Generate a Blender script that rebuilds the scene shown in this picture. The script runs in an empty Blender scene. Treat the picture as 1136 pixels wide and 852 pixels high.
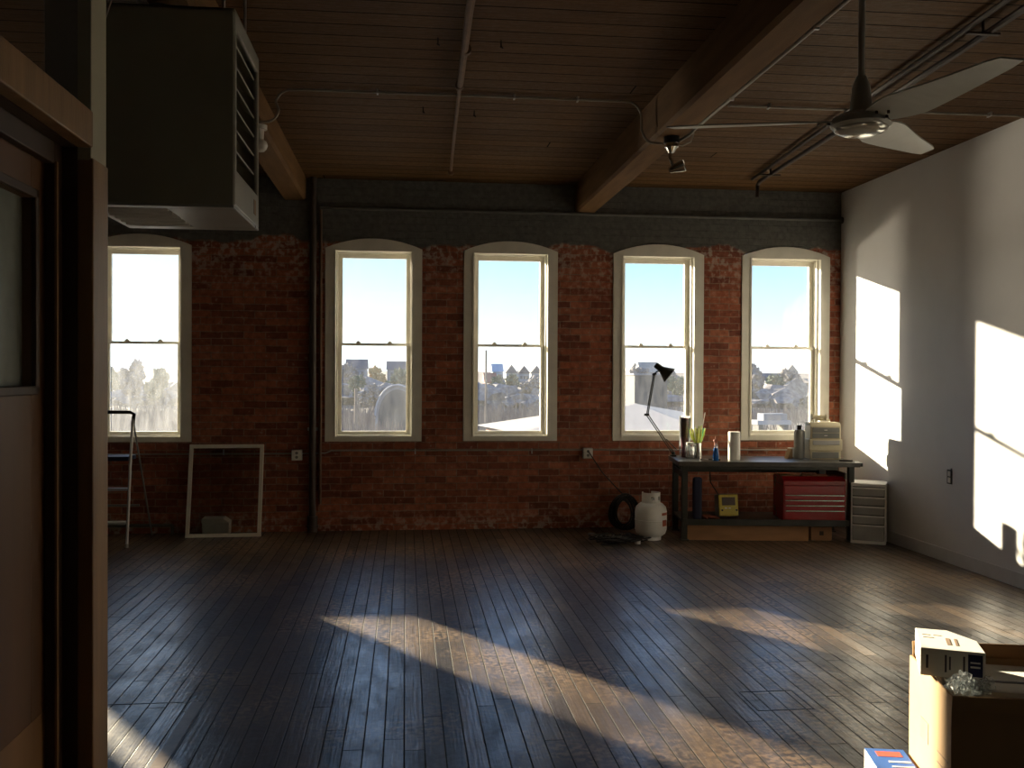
import bpy, bmesh, math, random
from mathutils import Vector, Matrix, noise
random.seed(7)
S = bpy.context.scene
COL = S.collection
R = math.radians

# ---------------------------------------------------------------- camera
FPX = 1050.0
yaw, pitch, roll = 0.11196, -0.010866, 0.005
fw = Vector((math.sin(yaw)*math.cos(pitch), math.cos(yaw)*math.cos(pitch), math.sin(pitch)))
rt = Vector((math.cos(yaw), -math.sin(yaw), 0)); up = rt.cross(fw)
r2 = math.cos(roll)*rt + math.sin(roll)*up; u2 = -math.sin(roll)*rt + math.cos(roll)*up
cam = bpy.data.cameras.new('camera'); cam.sensor_width = 36; cam.lens = FPX/1136*36
cam.clip_start = .05; cam.clip_end = 3000
co = bpy.data.objects.new('camera', cam); COL.objects.link(co)
m = Matrix.Identity(4)
for i in range(3):
    m[i][0] = r2[i]; m[i][1] = u2[i]; m[i][2] = -fw[i]
m[0][3], m[1][3], m[2][3] = 0, 0, 1.6
co.matrix_world = m
S.camera = co

# ---------------------------------------------------------------- light and exposure
S.view_settings.view_transform = 'Standard'; S.view_settings.look = 'None'
S.view_settings.gamma = 1; S.view_settings.use_curve_mapping = False
S.view_settings.exposure = 0.42
SUN_DIR = Vector((0.665, -1.0, -0.28)).normalized()
sl = bpy.data.lights.new('sun', 'SUN'); sl.energy = 20.0; sl.angle = R(0.85); sl.color = (1, .84, .60)
so = bpy.data.objects.new('sun', sl); COL.objects.link(so)
so.rotation_euler = SUN_DIR.to_track_quat('-Z', 'Y').to_euler(); so.location = (-20, 40, 20)
# added area lamp imitating low sun reflected off a roof up through the windows
GL = Vector((0.65, -1.0, 0.27))
gl = bpy.data.lights.new('glint_lamp', 'AREA'); gl.shape = 'RECTANGLE'; gl.size = 5.0; gl.size_y = 5.0
gl.energy = 36; gl.color = (1, .84, .62); gl.spread = R(11)
go = bpy.data.objects.new('glint_lamp', gl); COL.objects.link(go)
go.location = Vector((3.4, 9.85, 1.9)) - GL*34
go.rotation_euler = GL.to_track_quat('-Z', 'Y').to_euler()

W = bpy.data.worlds.new('sky'); S.world = W; W.use_nodes = True
nt = W.node_tree; nt.nodes.clear()
def wn(t): return nt.nodes.new(t)
tc = wn('ShaderNodeTexCoord'); sep = wn('ShaderNodeSeparateXYZ'); nt.links.new(tc.outputs['Generated'], sep.inputs[0])
ramp = wn('ShaderNodeValToRGB'); nt.links.new(sep.outputs['Z'], ramp.inputs[0])
cr = ramp.color_ramp
cr.elements[0].position = 0.0; cr.elements[0].color = (.90, .94, .95, 1)
cr.elements[1].position = 1.0; cr.elements[1].color = (.12, .26, .62, 1)
for p, c in ((.05, (.66, .84, .92, 1)), (.12, (.38, .64, .82, 1)), (.3, (.30, .58, 1.15, 1))):
    e = cr.elements.new(p); e.color = c
dot = wn('ShaderNodeVectorMath'); dot.operation = 'DOT_PRODUCT'
nt.links.new(tc.outputs['Generated'], dot.inputs[0]); dot.inputs[1].default_value = -SUN_DIR
mx = wn('ShaderNodeMath'); mx.operation = 'MAXIMUM'; mx.inputs[1].default_value = 0
nt.links.new(dot.outputs['Value'], mx.inputs[0])
pw = wn('ShaderNodeMath'); pw.operation = 'POWER'; pw.inputs[1].default_value = 7
nt.links.new(mx.outputs[0], pw.inputs[0])
glow = wn('ShaderNodeMix'); glow.data_type = 'RGBA'; glow.blend_type = 'ADD'; glow.inputs[0].default_value = 1
scl = wn('ShaderNodeVectorMath'); scl.operation = 'SCALE'; scl.inputs[0].default_value = (.42, .50, .50)
nt.links.new(pw.outputs[0], scl.inputs['Scale'])
nt.links.new(ramp.outputs[0], glow.inputs[6]); nt.links.new(scl.outputs[0], glow.inputs[7])
bg = wn('ShaderNodeBackground'); bg.inputs['Strength'].default_value = 1.12
nt.links.new(glow.outputs[2], bg.inputs['Color'])
wo = wn('ShaderNodeOutputWorld'); nt.links.new(bg.outputs[0], wo.inputs[0])

# ---------------------------------------------------------------- materials
def mat(name, col, rough=.6, metal=0, var=.12, scale=8, bump=0, bscale=60, spec=.5, coat=0, stretch=None, trans=0, alpha=None):
    mt = bpy.data.materials.new(name); mt.use_nodes = True
    t = mt.node_tree; b = t.nodes['Principled BSDF']
    b.inputs['Roughness'].default_value = rough; b.inputs['Metallic'].default_value = metal
    b.inputs['Specular IOR Level'].default_value = spec; b.inputs['Coat Weight'].default_value = coat
    b.inputs['Transmission Weight'].default_value = trans
    tcn = t.nodes.new('ShaderNodeTexCoord'); mp = t.nodes.new('ShaderNodeMapping')
    t.links.new(tcn.outputs['Object'], mp.inputs[0])
    if stretch: mp.inputs['Scale'].default_value = stretch
    n = t.nodes.new('ShaderNodeTexNoise'); n.inputs['Scale'].default_value = scale; n.inputs['Detail'].default_value = 5
    t.links.new(mp.outputs[0], n.inputs[0])
    r = t.nodes.new('ShaderNodeValToRGB'); t.links.new(n.outputs['Fac'], r.inputs[0])
    r.color_ramp.elements[0].position = .3; r.color_ramp.elements[1].position = .7
    r.color_ramp.elements[0].color = tuple(c*(1-var) for c in col)+(1,)
    r.color_ramp.elements[1].color = tuple(min(1, c*(1+var)) for c in col)+(1,)
    t.links.new(r.outputs[0], b.inputs['Base Color'])
    if bump:
        n2 = t.nodes.new('ShaderNodeTexNoise'); n2.inputs['Scale'].default_value = bscale; n2.inputs['Detail'].default_value = 4
        t.links.new(mp.outputs[0], n2.inputs[0])
        bp = t.nodes.new('ShaderNodeBump'); bp.inputs['Strength'].default_value = bump; bp.inputs['Distance'].default_value = .01
        t.links.new(n2.outputs['Fac'], bp.inputs['Height']); t.links.new(bp.outputs[0], b.inputs['Normal'])
    return mt

def N(t, ty, **kw):
    n = t.nodes.new(ty)
    for k, v in kw.items(): setattr(n, k, v)
    return n
def mixc(t, fac, a, b, mode='MIX'):
    n = N(t, 'ShaderNodeMix', data_type='RGBA', blend_type=mode)
    for s, v in ((0, fac), (6, a), (7, b)):
        if hasattr(v, 'links'): t.links.new(v, n.inputs[s])
        else: n.inputs[s].default_value = v
    return n.outputs[2]
def ramp2(t, src, p0, p1, c0=(0,0,0,1), c1=(1,1,1,1)):
    r = N(t, 'ShaderNodeValToRGB'); t.links.new(src, r.inputs[0])
    r.color_ramp.elements[0].position = p0; r.color_ramp.elements[1].position = p1
    r.color_ramp.elements[0].color = c0; r.color_ramp.elements[1].color = c1
    return r.outputs[0]
def math_(t, op, a, b=None, c=None):
    n = N(t, 'ShaderNodeMath', operation=op)
    for i, v in enumerate((a, b, c)):
        if v is None: continue
        if hasattr(v, 'links'): t.links.new(v, n.inputs[i])
        else: n.inputs[i].default_value = v
    return n.outputs[0]

def brick_mat():
    mt = bpy.data.materials.new('brick'); mt.use_nodes = True; t = mt.node_tree; b = t.nodes['Principled BSDF']
    tcn = N(t, 'ShaderNodeTexCoord'); sp = N(t, 'ShaderNodeSeparateXYZ'); t.links.new(tcn.outputs['Object'], sp.inputs[0])
    cb = N(t, 'ShaderNodeCombineXYZ'); t.links.new(sp.outputs['X'], cb.inputs[0]); t.links.new(sp.outputs['Z'], cb.inputs[1])
    wob = N(t, 'ShaderNodeTexNoise'); wob.inputs['Scale'].default_value = 5; t.links.new(tcn.outputs['Object'], wob.inputs[0])
    wv = N(t, 'ShaderNodeVectorMath', operation='SCALE'); t.links.new(wob.outputs['Color'], wv.inputs[0]); wv.inputs['Scale'].default_value = .02
    av = N(t, 'ShaderNodeVectorMath', operation='ADD'); t.links.new(cb.outputs[0], av.inputs[0]); t.links.new(wv.outputs[0], av.inputs[1])
    br = N(t, 'ShaderNodeTexBrick'); t.links.new(av.outputs[0], br.inputs['Vector'])
    br.inputs['Scale'].default_value = 1; br.inputs['Brick Width'].default_value = .213; br.inputs['Row Height'].default_value = .0695
    br.inputs['Mortar Size'].default_value = .0055; br.inputs['Mortar Smooth'].default_value = .3; br.inputs['Bias'].default_value = -.1
    br.inputs['Color1'].default_value = (.52, .195, .115, 1); br.inputs['Color2'].default_value = (.20, .066, .048, 1)
    br.inputs['Mortar'].default_value = (.40, .27, .205, 1)
    n1 = N(t, 'ShaderNodeTexNoise'); n1.inputs['Scale'].default_value = 2.2; n1.inputs['Detail'].default_value = 8; t.links.new(tcn.outputs['Object'], n1.inputs[0])
    n2 = N(t, 'ShaderNodeTexNoise'); n2.inputs['Scale'].default_value = 22; n2.inputs['Detail'].default_value = 6; t.links.new(tcn.outputs['Object'], n2.inputs[0])
    c = mixc(t, ramp2(t, n1.outputs['Fac'], .35, .7), br.outputs['Color'], (.85, .70, .64, 1), 'MULTIPLY')
    c = mixc(t, .75, c, ramp2(t, n2.outputs['Fac'], .25, .72, (.45, .42, .42, 1), (1.2, 1.15, 1.1, 1)), 'MULTIPLY')
    # whitish paint remnants just below the painted band, and down by the floor
    zz = math_(t, 'ADD', sp.outputs['Z'], math_(t, 'MULTIPLY', math_(t, 'SUBTRACT', n1.outputs['Fac'], .5), .35))
    m_w = math_(t, 'MULTIPLY', ramp2(t, zz, 0, 1), 1)
    up_ = N(t, 'ShaderNodeMapRange'); t.links.new(zz, up_.inputs[0]); up_.inputs[1].default_value = 2.35; up_.inputs[2].default_value = 3.0
    lo_ = N(t, 'ShaderNodeMapRange'); t.links.new(zz, lo_.inputs[0]); lo_.inputs[1].default_value = .22; lo_.inputs[2].default_value = .0
    edge = math_(t, 'ADD', up_.outputs[0], math_(t, 'MULTIPLY', lo_.outputs[0], .8))
    spk = ramp2(t, n2.outputs['Fac'], .5, .62)
    c = mixc(t, math_(t, 'MULTIPLY', math_(t, 'MULTIPLY', edge, spk), .95), c, (.50, .43, .37, 1))
    spk2 = ramp2(t, n2.outputs['Fac'], .66, .72)
    c = mixc(t, math_(t, 'MULTIPLY', spk2, .6), c, (.42, .34, .28, 1))
    # grey painted band
    pm = N(t, 'ShaderNodeMapRange'); t.links.new(zz, pm.inputs[0]); pm.inputs[1].default_value = 2.90; pm.inputs[2].default_value = 2.93
    gcol = ramp2(t, n2.outputs['Fac'], .3, .7, (.105, .105, .10, 1), (.16, .158, .148, 1))
    c = mixc(t, pm.outputs[0], c, gcol)
    t.links.new(c, b.inputs['Base Color']); b.inputs['Roughness'].default_value = .85
    b.inputs['Specular IOR Level'].default_value = .25
    bp = N(t, 'ShaderNodeBump'); bp.inputs['Strength'].default_value = .8; bp.inputs['Distance'].default_value = .012
    h = math_(t, 'ADD', math_(t, 'SUBTRACT', 1, br.outputs['Fac']), math_(t, 'MULTIPLY', n2.outputs['Fac'], .6))
    t.links.new(h, bp.inputs['Height']); t.links.new(bp.outputs[0], b.inputs['Normal'])
    return mt

def plank_mat(name, along, w, L, dark, light, gap, rough, spec, bumpd, worn=0, coat=0, gapc=(.006, .004, .003, 1), gapcol_light=None):
    """planks running along axis 'x' or 'y'"""
    mt = bpy.data.materials.new(name); mt.use_nodes = True; t = mt.node_tree; b = t.nodes['Principled BSDF']
    tcn = N(t, 'ShaderNodeTexCoord'); sp = N(t, 'ShaderNodeSeparateXYZ'); t.links.new(tcn.outputs['Object'], sp.inputs[0])
    cb = N(t, 'ShaderNodeCombineXYZ')
    a, c_ = ('Y', 'X') if along == 'y' else ('X', 'Y')
    t.links.new(sp.outputs[a], cb.inputs[0]); t.links.new(sp.outputs[c_], cb.inputs[1])
    row = math_(t, 'FLOOR', math_(t, 'DIVIDE', sp.outputs[c_], w))
    wn_ = N(t, 'ShaderNodeTexWhiteNoise', noise_dimensions='1D'); t.links.new(row, wn_.inputs['W'])
    sh = math_(t, 'ADD', sp.outputs[a], math_(t, 'MULTIPLY', wn_.outputs['Value'], L*7.3))
    cb2 = N(t, 'ShaderNodeCombineXYZ'); t.links.new(sh, cb2.inputs[0]); t.links.new(sp.outputs[c_], cb2.inputs[1])
    br = N(t, 'ShaderNodeTexBrick'); t.links.new(cb2.outputs[0], br.inputs['Vector'])
    br.offset = 0; br.squash = 1
    br.inputs['Scale'].default_value = 1; br.inputs['Brick Width'].default_value = L; br.inputs['Row Height'].default_value = w
    br.inputs['Mortar Size'].default_value = gap; br.inputs['Mortar Smooth'].default_value = .4
    br.inputs['Color1'].default_value = dark+(1,); br.inputs['Color2'].default_value = light+(1,); br.inputs['Mortar'].default_value = gapc
    mp = N(t, 'ShaderNodeMapping'); t.links.new(cb.outputs[0], mp.inputs[0]); mp.inputs['Scale'].default_value = (1.2, 26, 1)
    g = N(t, 'ShaderNodeTexNoise'); g.inputs['Scale'].default_value = 3; g.inputs['Detail'].default_value = 7; t.links.new(mp.outputs[0], g.inputs[0])
    big = N(t, 'ShaderNodeTexNoise'); big.inputs['Scale'].default_value = 1.1; big.inputs['Detail'].default_value = 6; t.links.new(tcn.outputs['Object'], big.inputs[0])
    fine = N(t, 'ShaderNodeTexNoise'); fine.inputs['Scale'].default_value = 30; fine.inputs['Detail'].default_value = 6; t.links.new(tcn.outputs['Object'], fine.inputs[0])
    c = mixc(t, .7, br.outputs['Color'], ramp2(t, g.outputs['Fac'], .3, .72, (.5, .5, .5, 1), (1.25, 1.25, 1.25, 1)), 'MULTIPLY')
    if worn:
        wm = math_(t, 'MULTIPLY', ramp2(t, big.outputs['Fac'], .46, .62), ramp2(t, fine.outputs['Fac'], .42, .60))
        wm = math_(t, 'MULTIPLY', math_(t, 'MULTIPLY', wm, worn), math_(t, 'SUBTRACT', 1, br.outputs['Fac']))
        c = mixc(t, wm, c, tuple(min(1, v*2.2) for v in light)+(1,))
    t.links.new(c, b.inputs['Base Color'])
    rr = math_(t, 'ADD', rough, math_(t, 'MULTIPLY', math_(t, 'SUBTRACT', fine.outputs['Fac'], .5), .35))
    rr = math_(t, 'ADD', rr, math_(t, 'MULTIPLY', math_(t, 'SUBTRACT', big.outputs['Fac'], .5), .3))
    rr = math_(t, 'ADD', rr, math_(t, 'MULTIPLY', br.outputs['Fac'], .4))
    t.links.new(rr, b.inputs['Roughness']); b.inputs['Specular IOR Level'].default_value = spec
    
    b.inputs['Coat Roughness'].default_value = .24
    mp2 = N(t, 'ShaderNodeMapping'); mp2.inputs['Scale'].default_value = (1, .45, 1) if along == 'y' else (.45, 1, 1); t.links.new(tcn.outputs['Object'], mp2.inputs[0])
    sepc = N(t, 'ShaderNodeSeparateColor'); t.links.new(br.outputs['Color'], sepc.inputs[0])
    if coat:
        mid = N(t, 'ShaderNodeTexNoise'); mid.inputs['Scale'].default_value = 7; mid.inputs['Detail'].default_value = 8; mid.inputs['Roughness'].default_value = .7; t.links.new(mp2.outputs[0], mid.inputs[0])
        cwt = math_(t, 'MULTIPLY', ramp2(t, mid.outputs['Fac'], .36, .60, (.25, .25, .25, 1)), coat)
        cwt = math_(t, 'MULTIPLY', cwt, math_(t, 'SUBTRACT', 1, br.outputs['Fac']))
        cwt = math_(t, 'MULTIPLY', cwt, math_(t, 'ADD', .65, math_(t, 'MULTIPLY', sepc.outputs[0], 3)))
        t.links.new(cwt, b.inputs['Coat Weight'])
    # each board is a touch tilted: its own height ramps the bump
    sepc = N(t, 'ShaderNodeSeparateColor'); t.links.new(br.outputs['Color'], sepc.inputs[0])
    h = math_(t, 'ADD', math_(t, 'MULTIPLY', math_(t, 'SUBTRACT', 1, br.outputs['Fac']), .32), math_(t, 'MULTIPLY', g.outputs['Fac'], .35))
    h = math_(t, 'ADD', h, math_(t, 'MULTIPLY', fine.outputs['Fac'], .25))
    bp = N(t, 'ShaderNodeBump'); bp.inputs['Strength'].default_value = .7; bp.inputs['Distance'].default_value = bumpd
    t.links.new(h, bp.inputs['Height']); t.links.new(bp.outputs[0], b.inputs['Normal']); t.links.new(bp.outputs[0], b.inputs['Coat Normal'])
    return mt

def glass_mat(name, dirt, blue=0):
    mt = bpy.data.materials.new(name); mt.use_nodes = True; t = mt.node_tree
    for n in list(t.nodes):
        if n.type != 'OUTPUT_MATERIAL': t.nodes.remove(n)
    out = [n for n in t.nodes if n.type == 'OUTPUT_MATERIAL'][0]
    tr = N(t, 'ShaderNodeBsdfTransparent'); tr.inputs[0].default_value = (.97, .985, .98, 1)
    gs = N(t, 'ShaderNodeBsdfGlossy'); gs.inputs['Roughness'].default_value = .02
    fr = N(t, 'ShaderNodeFresnel'); fr.inputs[0].default_value = 1.35
    m1 = N(t, 'ShaderNodeMixShader'); t.links.new(fr.outputs[0], m1.inputs[0]); t.links.new(tr.outputs[0], m1.inputs[1]); t.links.new(gs.outputs[0], m1.inputs[2])
    tl = N(t, 'ShaderNodeBsdfTranslucent'); tl.inputs[0].default_value = (.86, .9, .95, 1)
    tcn = N(t, 'ShaderNodeTexCoord'); mp = N(t, 'ShaderNodeMapping'); mp.inputs['Scale'].default_value = (3, 1, .9)
    t.links.new(tcn.outputs['Object'], mp.inputs[0])
    n = N(t, 'ShaderNodeTexNoise'); n.inputs['Scale'].default_value = 5; n.inputs['Detail'].default_value = 8; n.inputs['Roughness'].default_value = .7
    t.links.new(mp.outputs[0], n.inputs[0])
    k = math_(t, 'MULTIPLY', ramp2(t, n.outputs['Fac'], .3, .75, (.35, .35, .35, 1)), dirt)
    m2 = N(t, 'ShaderNodeMixShader'); t.links.new(k, m2.inputs[0]); t.links.new(m1.outputs[0], m2.inputs[1]); t.links.new(tl.outputs[0], m2.inputs[2])
    t.links.new(m2.outputs[0], out.inputs[0])
    return mt

M = {}
M['brick'] = brick_mat()
M['floor'] = plank_mat('floor_boards', 'y', .087, 2.3, (.017, .010, .007), (.125, .080, .046), .0036, .50, .38, .0045, worn=.9, coat=.8)
M['ceiling'] = plank_mat('ceiling_boards', 'x', .18, 40, (.105, .055, .022), (.145, .077, .031), .0065, .6, .12, .014, gapc=(.008, .004, .002, 1))
M['beam'] = mat('beam_wood', (.17, .092, .040), .7, spec=.15, var=.2, scale=5, bump=.3, stretch=(3, .4, 3))
M['white_wall'] = mat('white_wall', (.71, .715, .735), .75, var=.03, scale=3, bump=.05)
M['side_wall'] = mat('side_wall', (.82, .80, .77), .8, var=.08, scale=2)
M['base'] = mat('baseboard_paint', (.60, .60, .62), .6, var=.05)
M['frame'] = mat('window_paint', (.84, .81, .72), .55, var=.06, scale=6, bump=.08)
M['glass_up'] = glass_mat('glass_upper', .008)
M['glass_lo'] = glass_mat('glass_lower', .026)
M['glass_dirty'] = glass_mat('glass_dirty', .08)
M['pane'] = glass_mat('loose_glass', .008)
M['darkpipe'] = mat('dark_pipe', (.045, .028, .024), .5, var=.3, scale=12)
M['brownpipe'] = mat('brown_pipe', (.16, .09, .055), .55, var=.2, scale=12)
M['conduit'] = mat('conduit', (.38, .36, .33), .45, metal=.4, var=.15)
M['greypaint'] = mat('grey_paint', (.13, .13, .125), .7, var=.15)
M['postgrey'] = mat('grey_post_paint', (.40, .39, .37), .7, var=.05)
M['black'] = mat('black_plastic', (.012, .012, .013), .5, var=.2)
M['heater'] = mat('heater_enamel', (.30, .30, .235), .42, var=.08, scale=3)
M['heater_light'] = mat('heater_panel', (.34, .34, .32), .35, var=.12, scale=4)
M['chrome'] = mat('bright_metal', (.62, .62, .6), .22, metal=1, var=.05)
M['steel'] = mat('aluminium', (.55, .55, .56), .4, metal=.7, var=.08)
M['fan'] = mat('fan_enamel', (.42, .43, .40), .38, var=.05, spec=.5)
M['fancap'] = mat('fan_cap', (.5, .51, .47), .16, metal=.35, var=.05)
M['door'] = mat('door_wood', (.14, .062, .024), .45, var=.18, scale=3, stretch=(3, 3, .4))
M['door_low'] = mat('door_plate_wood', (.30, .155, .062), .45, var=.18, scale=3, stretch=(3, 3, .4))
M['casing'] = mat('casing_wood', (.28, .16, .07), .5, var=.3, scale=5, bump=.15, stretch=(3, 3, .3))
M['jamb'] = mat('jamb_wood', (.055, .028, .016), .5, var=.2, scale=4, stretch=(3, 3, .3))
M['post_white'] = mat('cream_paint', (.46, .44, .33), .6, var=.06)
M['wire_glass'] = mat('frosted_glass', (.22, .24, .21), .3, var=.1, scale=20)
M['bench'] = mat('bench_metal', (.045, .048, .043), .45, metal=.2, var=.3, scale=6)
M['benchtop'] = mat('bench_top', (.075, .07, .062), .32, var=.3, scale=7, bump=.1)
M['red'] = mat('red_enamel', (.33, .008, .012), .25, var=.08, spec=.6)
M['darkred'] = mat('dark_red_trim', (.10, .004, .006), .4)
M['yellow'] = mat('yellow_plastic', (.55, .42, .03), .4, var=.06)
M['grey'] = mat('grey_plastic', (.22, .22, .21), .5)
M['white'] = mat('white_enamel', (.80, .79, .76), .35, var=.06)
M['whiteplastic'] = mat('white_plastic', (.86, .85, .82), .4, var=.04)
M['drawerfront'] = mat('smoky_plastic', (.38, .37, .36), .25, var=.15, scale=5)
M['paper'] = mat('paper', (.88, .86, .80), .8, var=.04)
M['card'] = mat('cardboard', (.50, .33, .18), .8, var=.07, scale=5)
M['card_in'] = mat('cardboard_inside', (.40, .22, .10), .8, var=.07, scale=5)
M['print'] = mat('printing', (.09, .08, .09), .7)
M['greyprint'] = mat('pale_printing', (.36, .25, .17), .8)
M['blue'] = mat('blue_print', (.05, .16, .55), .45, var=.05)
M['navy'] = mat('navy_label', (.008, .012, .07), .4)
M['redp'] = mat('red_print', (.75, .14, .10), .45)
M['bluel'] = mat('blue_liquid', (.01, .10, .38), .15, var=.1)
M['orange'] = mat('dull_red', (.42, .10, .05), .5)
M['purple'] = mat('plum_glass', (.13, .035, .05), .2, var=.2)
M['clear'] = glass_mat('clear_jar', .12)
M['lime'] = mat('lime_handles', (.72, .80, .14), .4, var=.25, scale=30)
M['green'] = mat('green_handles', (.15, .72, .30), .4)
M['cream'] = mat('cream_plastic', (.62, .55, .38), .4, var=.06)
M['plank'] = mat('pine_plank', (.36, .18, .08), .6, var=.2, scale=4, stretch=(.5, 3, 3))
M['lampgreen'] = mat('lamp_enamel', (.035, .04, .028), .4, var=.1)
M['bulb'] = mat('bulb_glass', (.72, .70, .66), .2)
M['navycloth'] = mat('navy_cloth', (.012, .016, .05), .7)
M['leather'] = mat('worn_leather', (.24, .07, .04), .6)

# ---------------------------------------------------------------- mesh builder
class MB:
    def __init__(s): s.b = bmesh.new()
    def box(s, x0, x1, y0, y1, z0, z1, rot=None, at=(0, 0, 0)):
        r = bmesh.ops.create_cube(s.b, size=1); c = Vector(((x0+x1)/2, (y0+y1)/2, (z0+z1)/2))
        mt = Matrix.Translation(c) @ Matrix.Diagonal((abs(x1-x0), abs(y1-y0), abs(z1-z0), 1))
        if rot is not None: mt = Matrix.Translation(at) @ rot.to_4x4() @ mt
        bmesh.ops.transform(s.b, matrix=mt, verts=r['verts']); return s
    def cyl(s, p0, p1, r0, r1=None, seg=16, caps=True):
        p0 = Vector(p0); p1 = Vector(p1); r1 = r0 if r1 is None else r1
        d = p1-p0; r = bmesh.ops.create_cone(s.b, cap_ends=caps, segments=seg, radius1=max(r0, 1e-5), radius2=max(r1, 1e-5), depth=d.length)
        q = d.to_track_quat('Z', 'Y').to_matrix().to_4x4()
        bmesh.ops.transform(s.b, matrix=Matrix.Translation((p0+p1)/2) @ q, verts=r['verts']); return s
    def tube(s, pts, r, seg=8, closed=False):
        P = [Vector(p) for p in pts]; rings = []; n = len(P); prev = None
        for i, p in enumerate(P):
            d = (P[min(i+1, n-1)] - P[max(i-1, 0)]).normalized()
            if prev is None:
                a = Vector((0, 0, 1)) if abs(d.z) < .9 else Vector((1, 0, 0)); u = d.cross(a).normalized()
            else:
                u = prev - d*prev.dot(d); u = u.normalized() if u.length > 1e-6 else d.orthogonal().normalized()
            prev = u; v = d.cross(u); rr = r[i] if isinstance(r, (list, tuple)) else r
            rings.append([s.b.verts.new(p + u*rr*math.cos(2*math.pi*k/seg) + v*rr*math.sin(2*math.pi*k/seg)) for k in range(seg)])
        for a, b in zip(rings[:-1], rings[1:]):
            for k in range(seg): s.b.faces.new((a[k], a[(k+1) % seg], b[(k+1) % seg], b[k]))
        s.b.faces.new(rings[0][::-1]); s.b.faces.new(rings[-1]); return s
    def lathe(s, prof, c=(0, 0, 0), seg=32, mt=None):
        rings = []
        for (r, z) in prof:
            if r < 1e-5: rings.append([s.b.verts.new((0, 0, z))])
            else: rings.append([s.b.verts.new((r*math.cos(2*math.pi*k/seg), r*math.sin(2*math.pi*k/seg), z)) for k in range(seg)])
        for a, b in zip(rings[:-1], rings[1:]):
            for k in range(seg):
                k2 = (k+1) % seg
                if len(a) == 1 and len(b) == 1: continue
                if len(a) == 1: s.b.faces.new((a[0], b[k2], b[k]))
                elif len(b) == 1: s.b.faces.new((a[k], a[k2], b[0]))
                else: s.b.faces.new((a[k], a[k2], b[k2], b[k]))
        for e, fl in ((rings[0], True), (rings[-1], False)):
            if len(e) > 1: s.b.faces.new(e[::-1] if fl else e)
        vs = [v for r in rings for v in r]; t = Matrix.Translation(c)
        if mt is not None: t = t @ mt.to_4x4()
        bmesh.ops.transform(s.b, matrix=t, verts=vs); return s
    def prism(s, poly, axis, a0, a1):
        """poly of 2D points; axis 'x': (y,z), 'y': (x,z), 'z': (x,y)"""
        f = {'x': lambda p, a: (a, p[0], p[1]), 'y': lambda p, a: (p[0], a, p[1]), 'z': lambda p, a: (p[0], p[1], a)}[axis]
        A = [s.b.verts.new(f(p, a0)) for p in poly]; B = [s.b.verts.new(f(p, a1)) for p in poly]
        s.b.faces.new(A[::-1]); s.b.faces.new(B); n = len(poly)
        for i in range(n): s.b.faces.new((A[i], A[(i+1) % n], B[(i+1) % n], B[i]))
        return s
    def poly(s, verts, faces):
        V = [s.b.verts.new(v) for v in verts]
        for f in faces: s.b.faces.new([V[i] for i in f])
        return s
    def ico(s, c, r, sub=2, sc=(1, 1, 1), rough=0, seed=0):
        q = bmesh.ops.create_icosphere(s.b, subdivisions=sub, radius=1)
        for v in q['verts']:
            k = 1 + rough*noise.noise(v.co*2.3+Vector((seed, seed*1.7, 0))) + rough*.5*noise.noise(v.co*6+Vector((seed, 0, seed)))
            v.co = Vector((v.co.x*r*sc[0]*k, v.co.y*r*sc[1]*k, v.co.z*r*sc[2]*k)) + Vector(c)
        return s
    def build(s, name, m_, parent=None, world=False, bevel=0, smooth=False, seg=2):
        bmesh.ops.recalc_face_normals(s.b, faces=s.b.faces)
        me = bpy.data.meshes.new(name); s.b.to_mesh(me); s.b.free()
        o = bpy.data.objects.new(name, me); COL.objects.link(o)
        me.materials.append(M[m_] if isinstance(m_, str) else m_)
        if smooth:
            me.polygons.foreach_set('use_smooth', [True]*len(me.polygons))
            try: me.set_sharp_from_angle(angle=R(40))
            except Exception: pass
        if parent is not None:
            if world: me.transform(world_mat(parent).inverted())
            o.parent = parent
        else:
            xs = [v.co for v in me.vertices]
            c = Vector(((min(v.x for v in xs)+max(v.x for v in xs))/2, (min(v.y for v in xs)+max(v.y for v in xs))/2, min(v.z for v in xs)))
            if name not in KEEP0:
                me.transform(Matrix.Translation(-c)); o.location = c
        if bevel:
            bv = o.modifiers.new('bevel', 'BEVEL'); bv.width = bevel; bv.segments = seg; bv.limit_method = 'ANGLE'; bv.angle_limit = R(40)
        return o
KEEP0 = {'floor', 'ceiling', 'wall_back', 'ground'}
def world_mat(o):
    mt = Matrix.LocRotScale(o.location, o.rotation_euler, o.scale)
    return world_mat(o.parent) @ mt if o.parent else mt
def thing(name, label, cat, loc=(0, 0, 0), rz=0, group=None):
    o = bpy.data.objects.new(name, None); COL.objects.link(o); o.empty_display_size = .1
    o.location = loc; o.rotation_euler = (0, 0, rz); return tag(o, label, cat, group)
def tag(o, label, cat, group=None, kind=None):
    o['label'] = label; o['category'] = cat
    if group: o['group'] = group
    if kind: o['kind'] = kind
    return o
def struct(o, label=None):
    o['kind'] = 'structure'
    if label: o['label'] = label; 
    return o
def copy_tree(o, parent=None):
    c = o.copy(); COL.objects.link(c); c.parent = parent
    for ch in list(o.children): copy_tree(ch, c)
    return c

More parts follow.
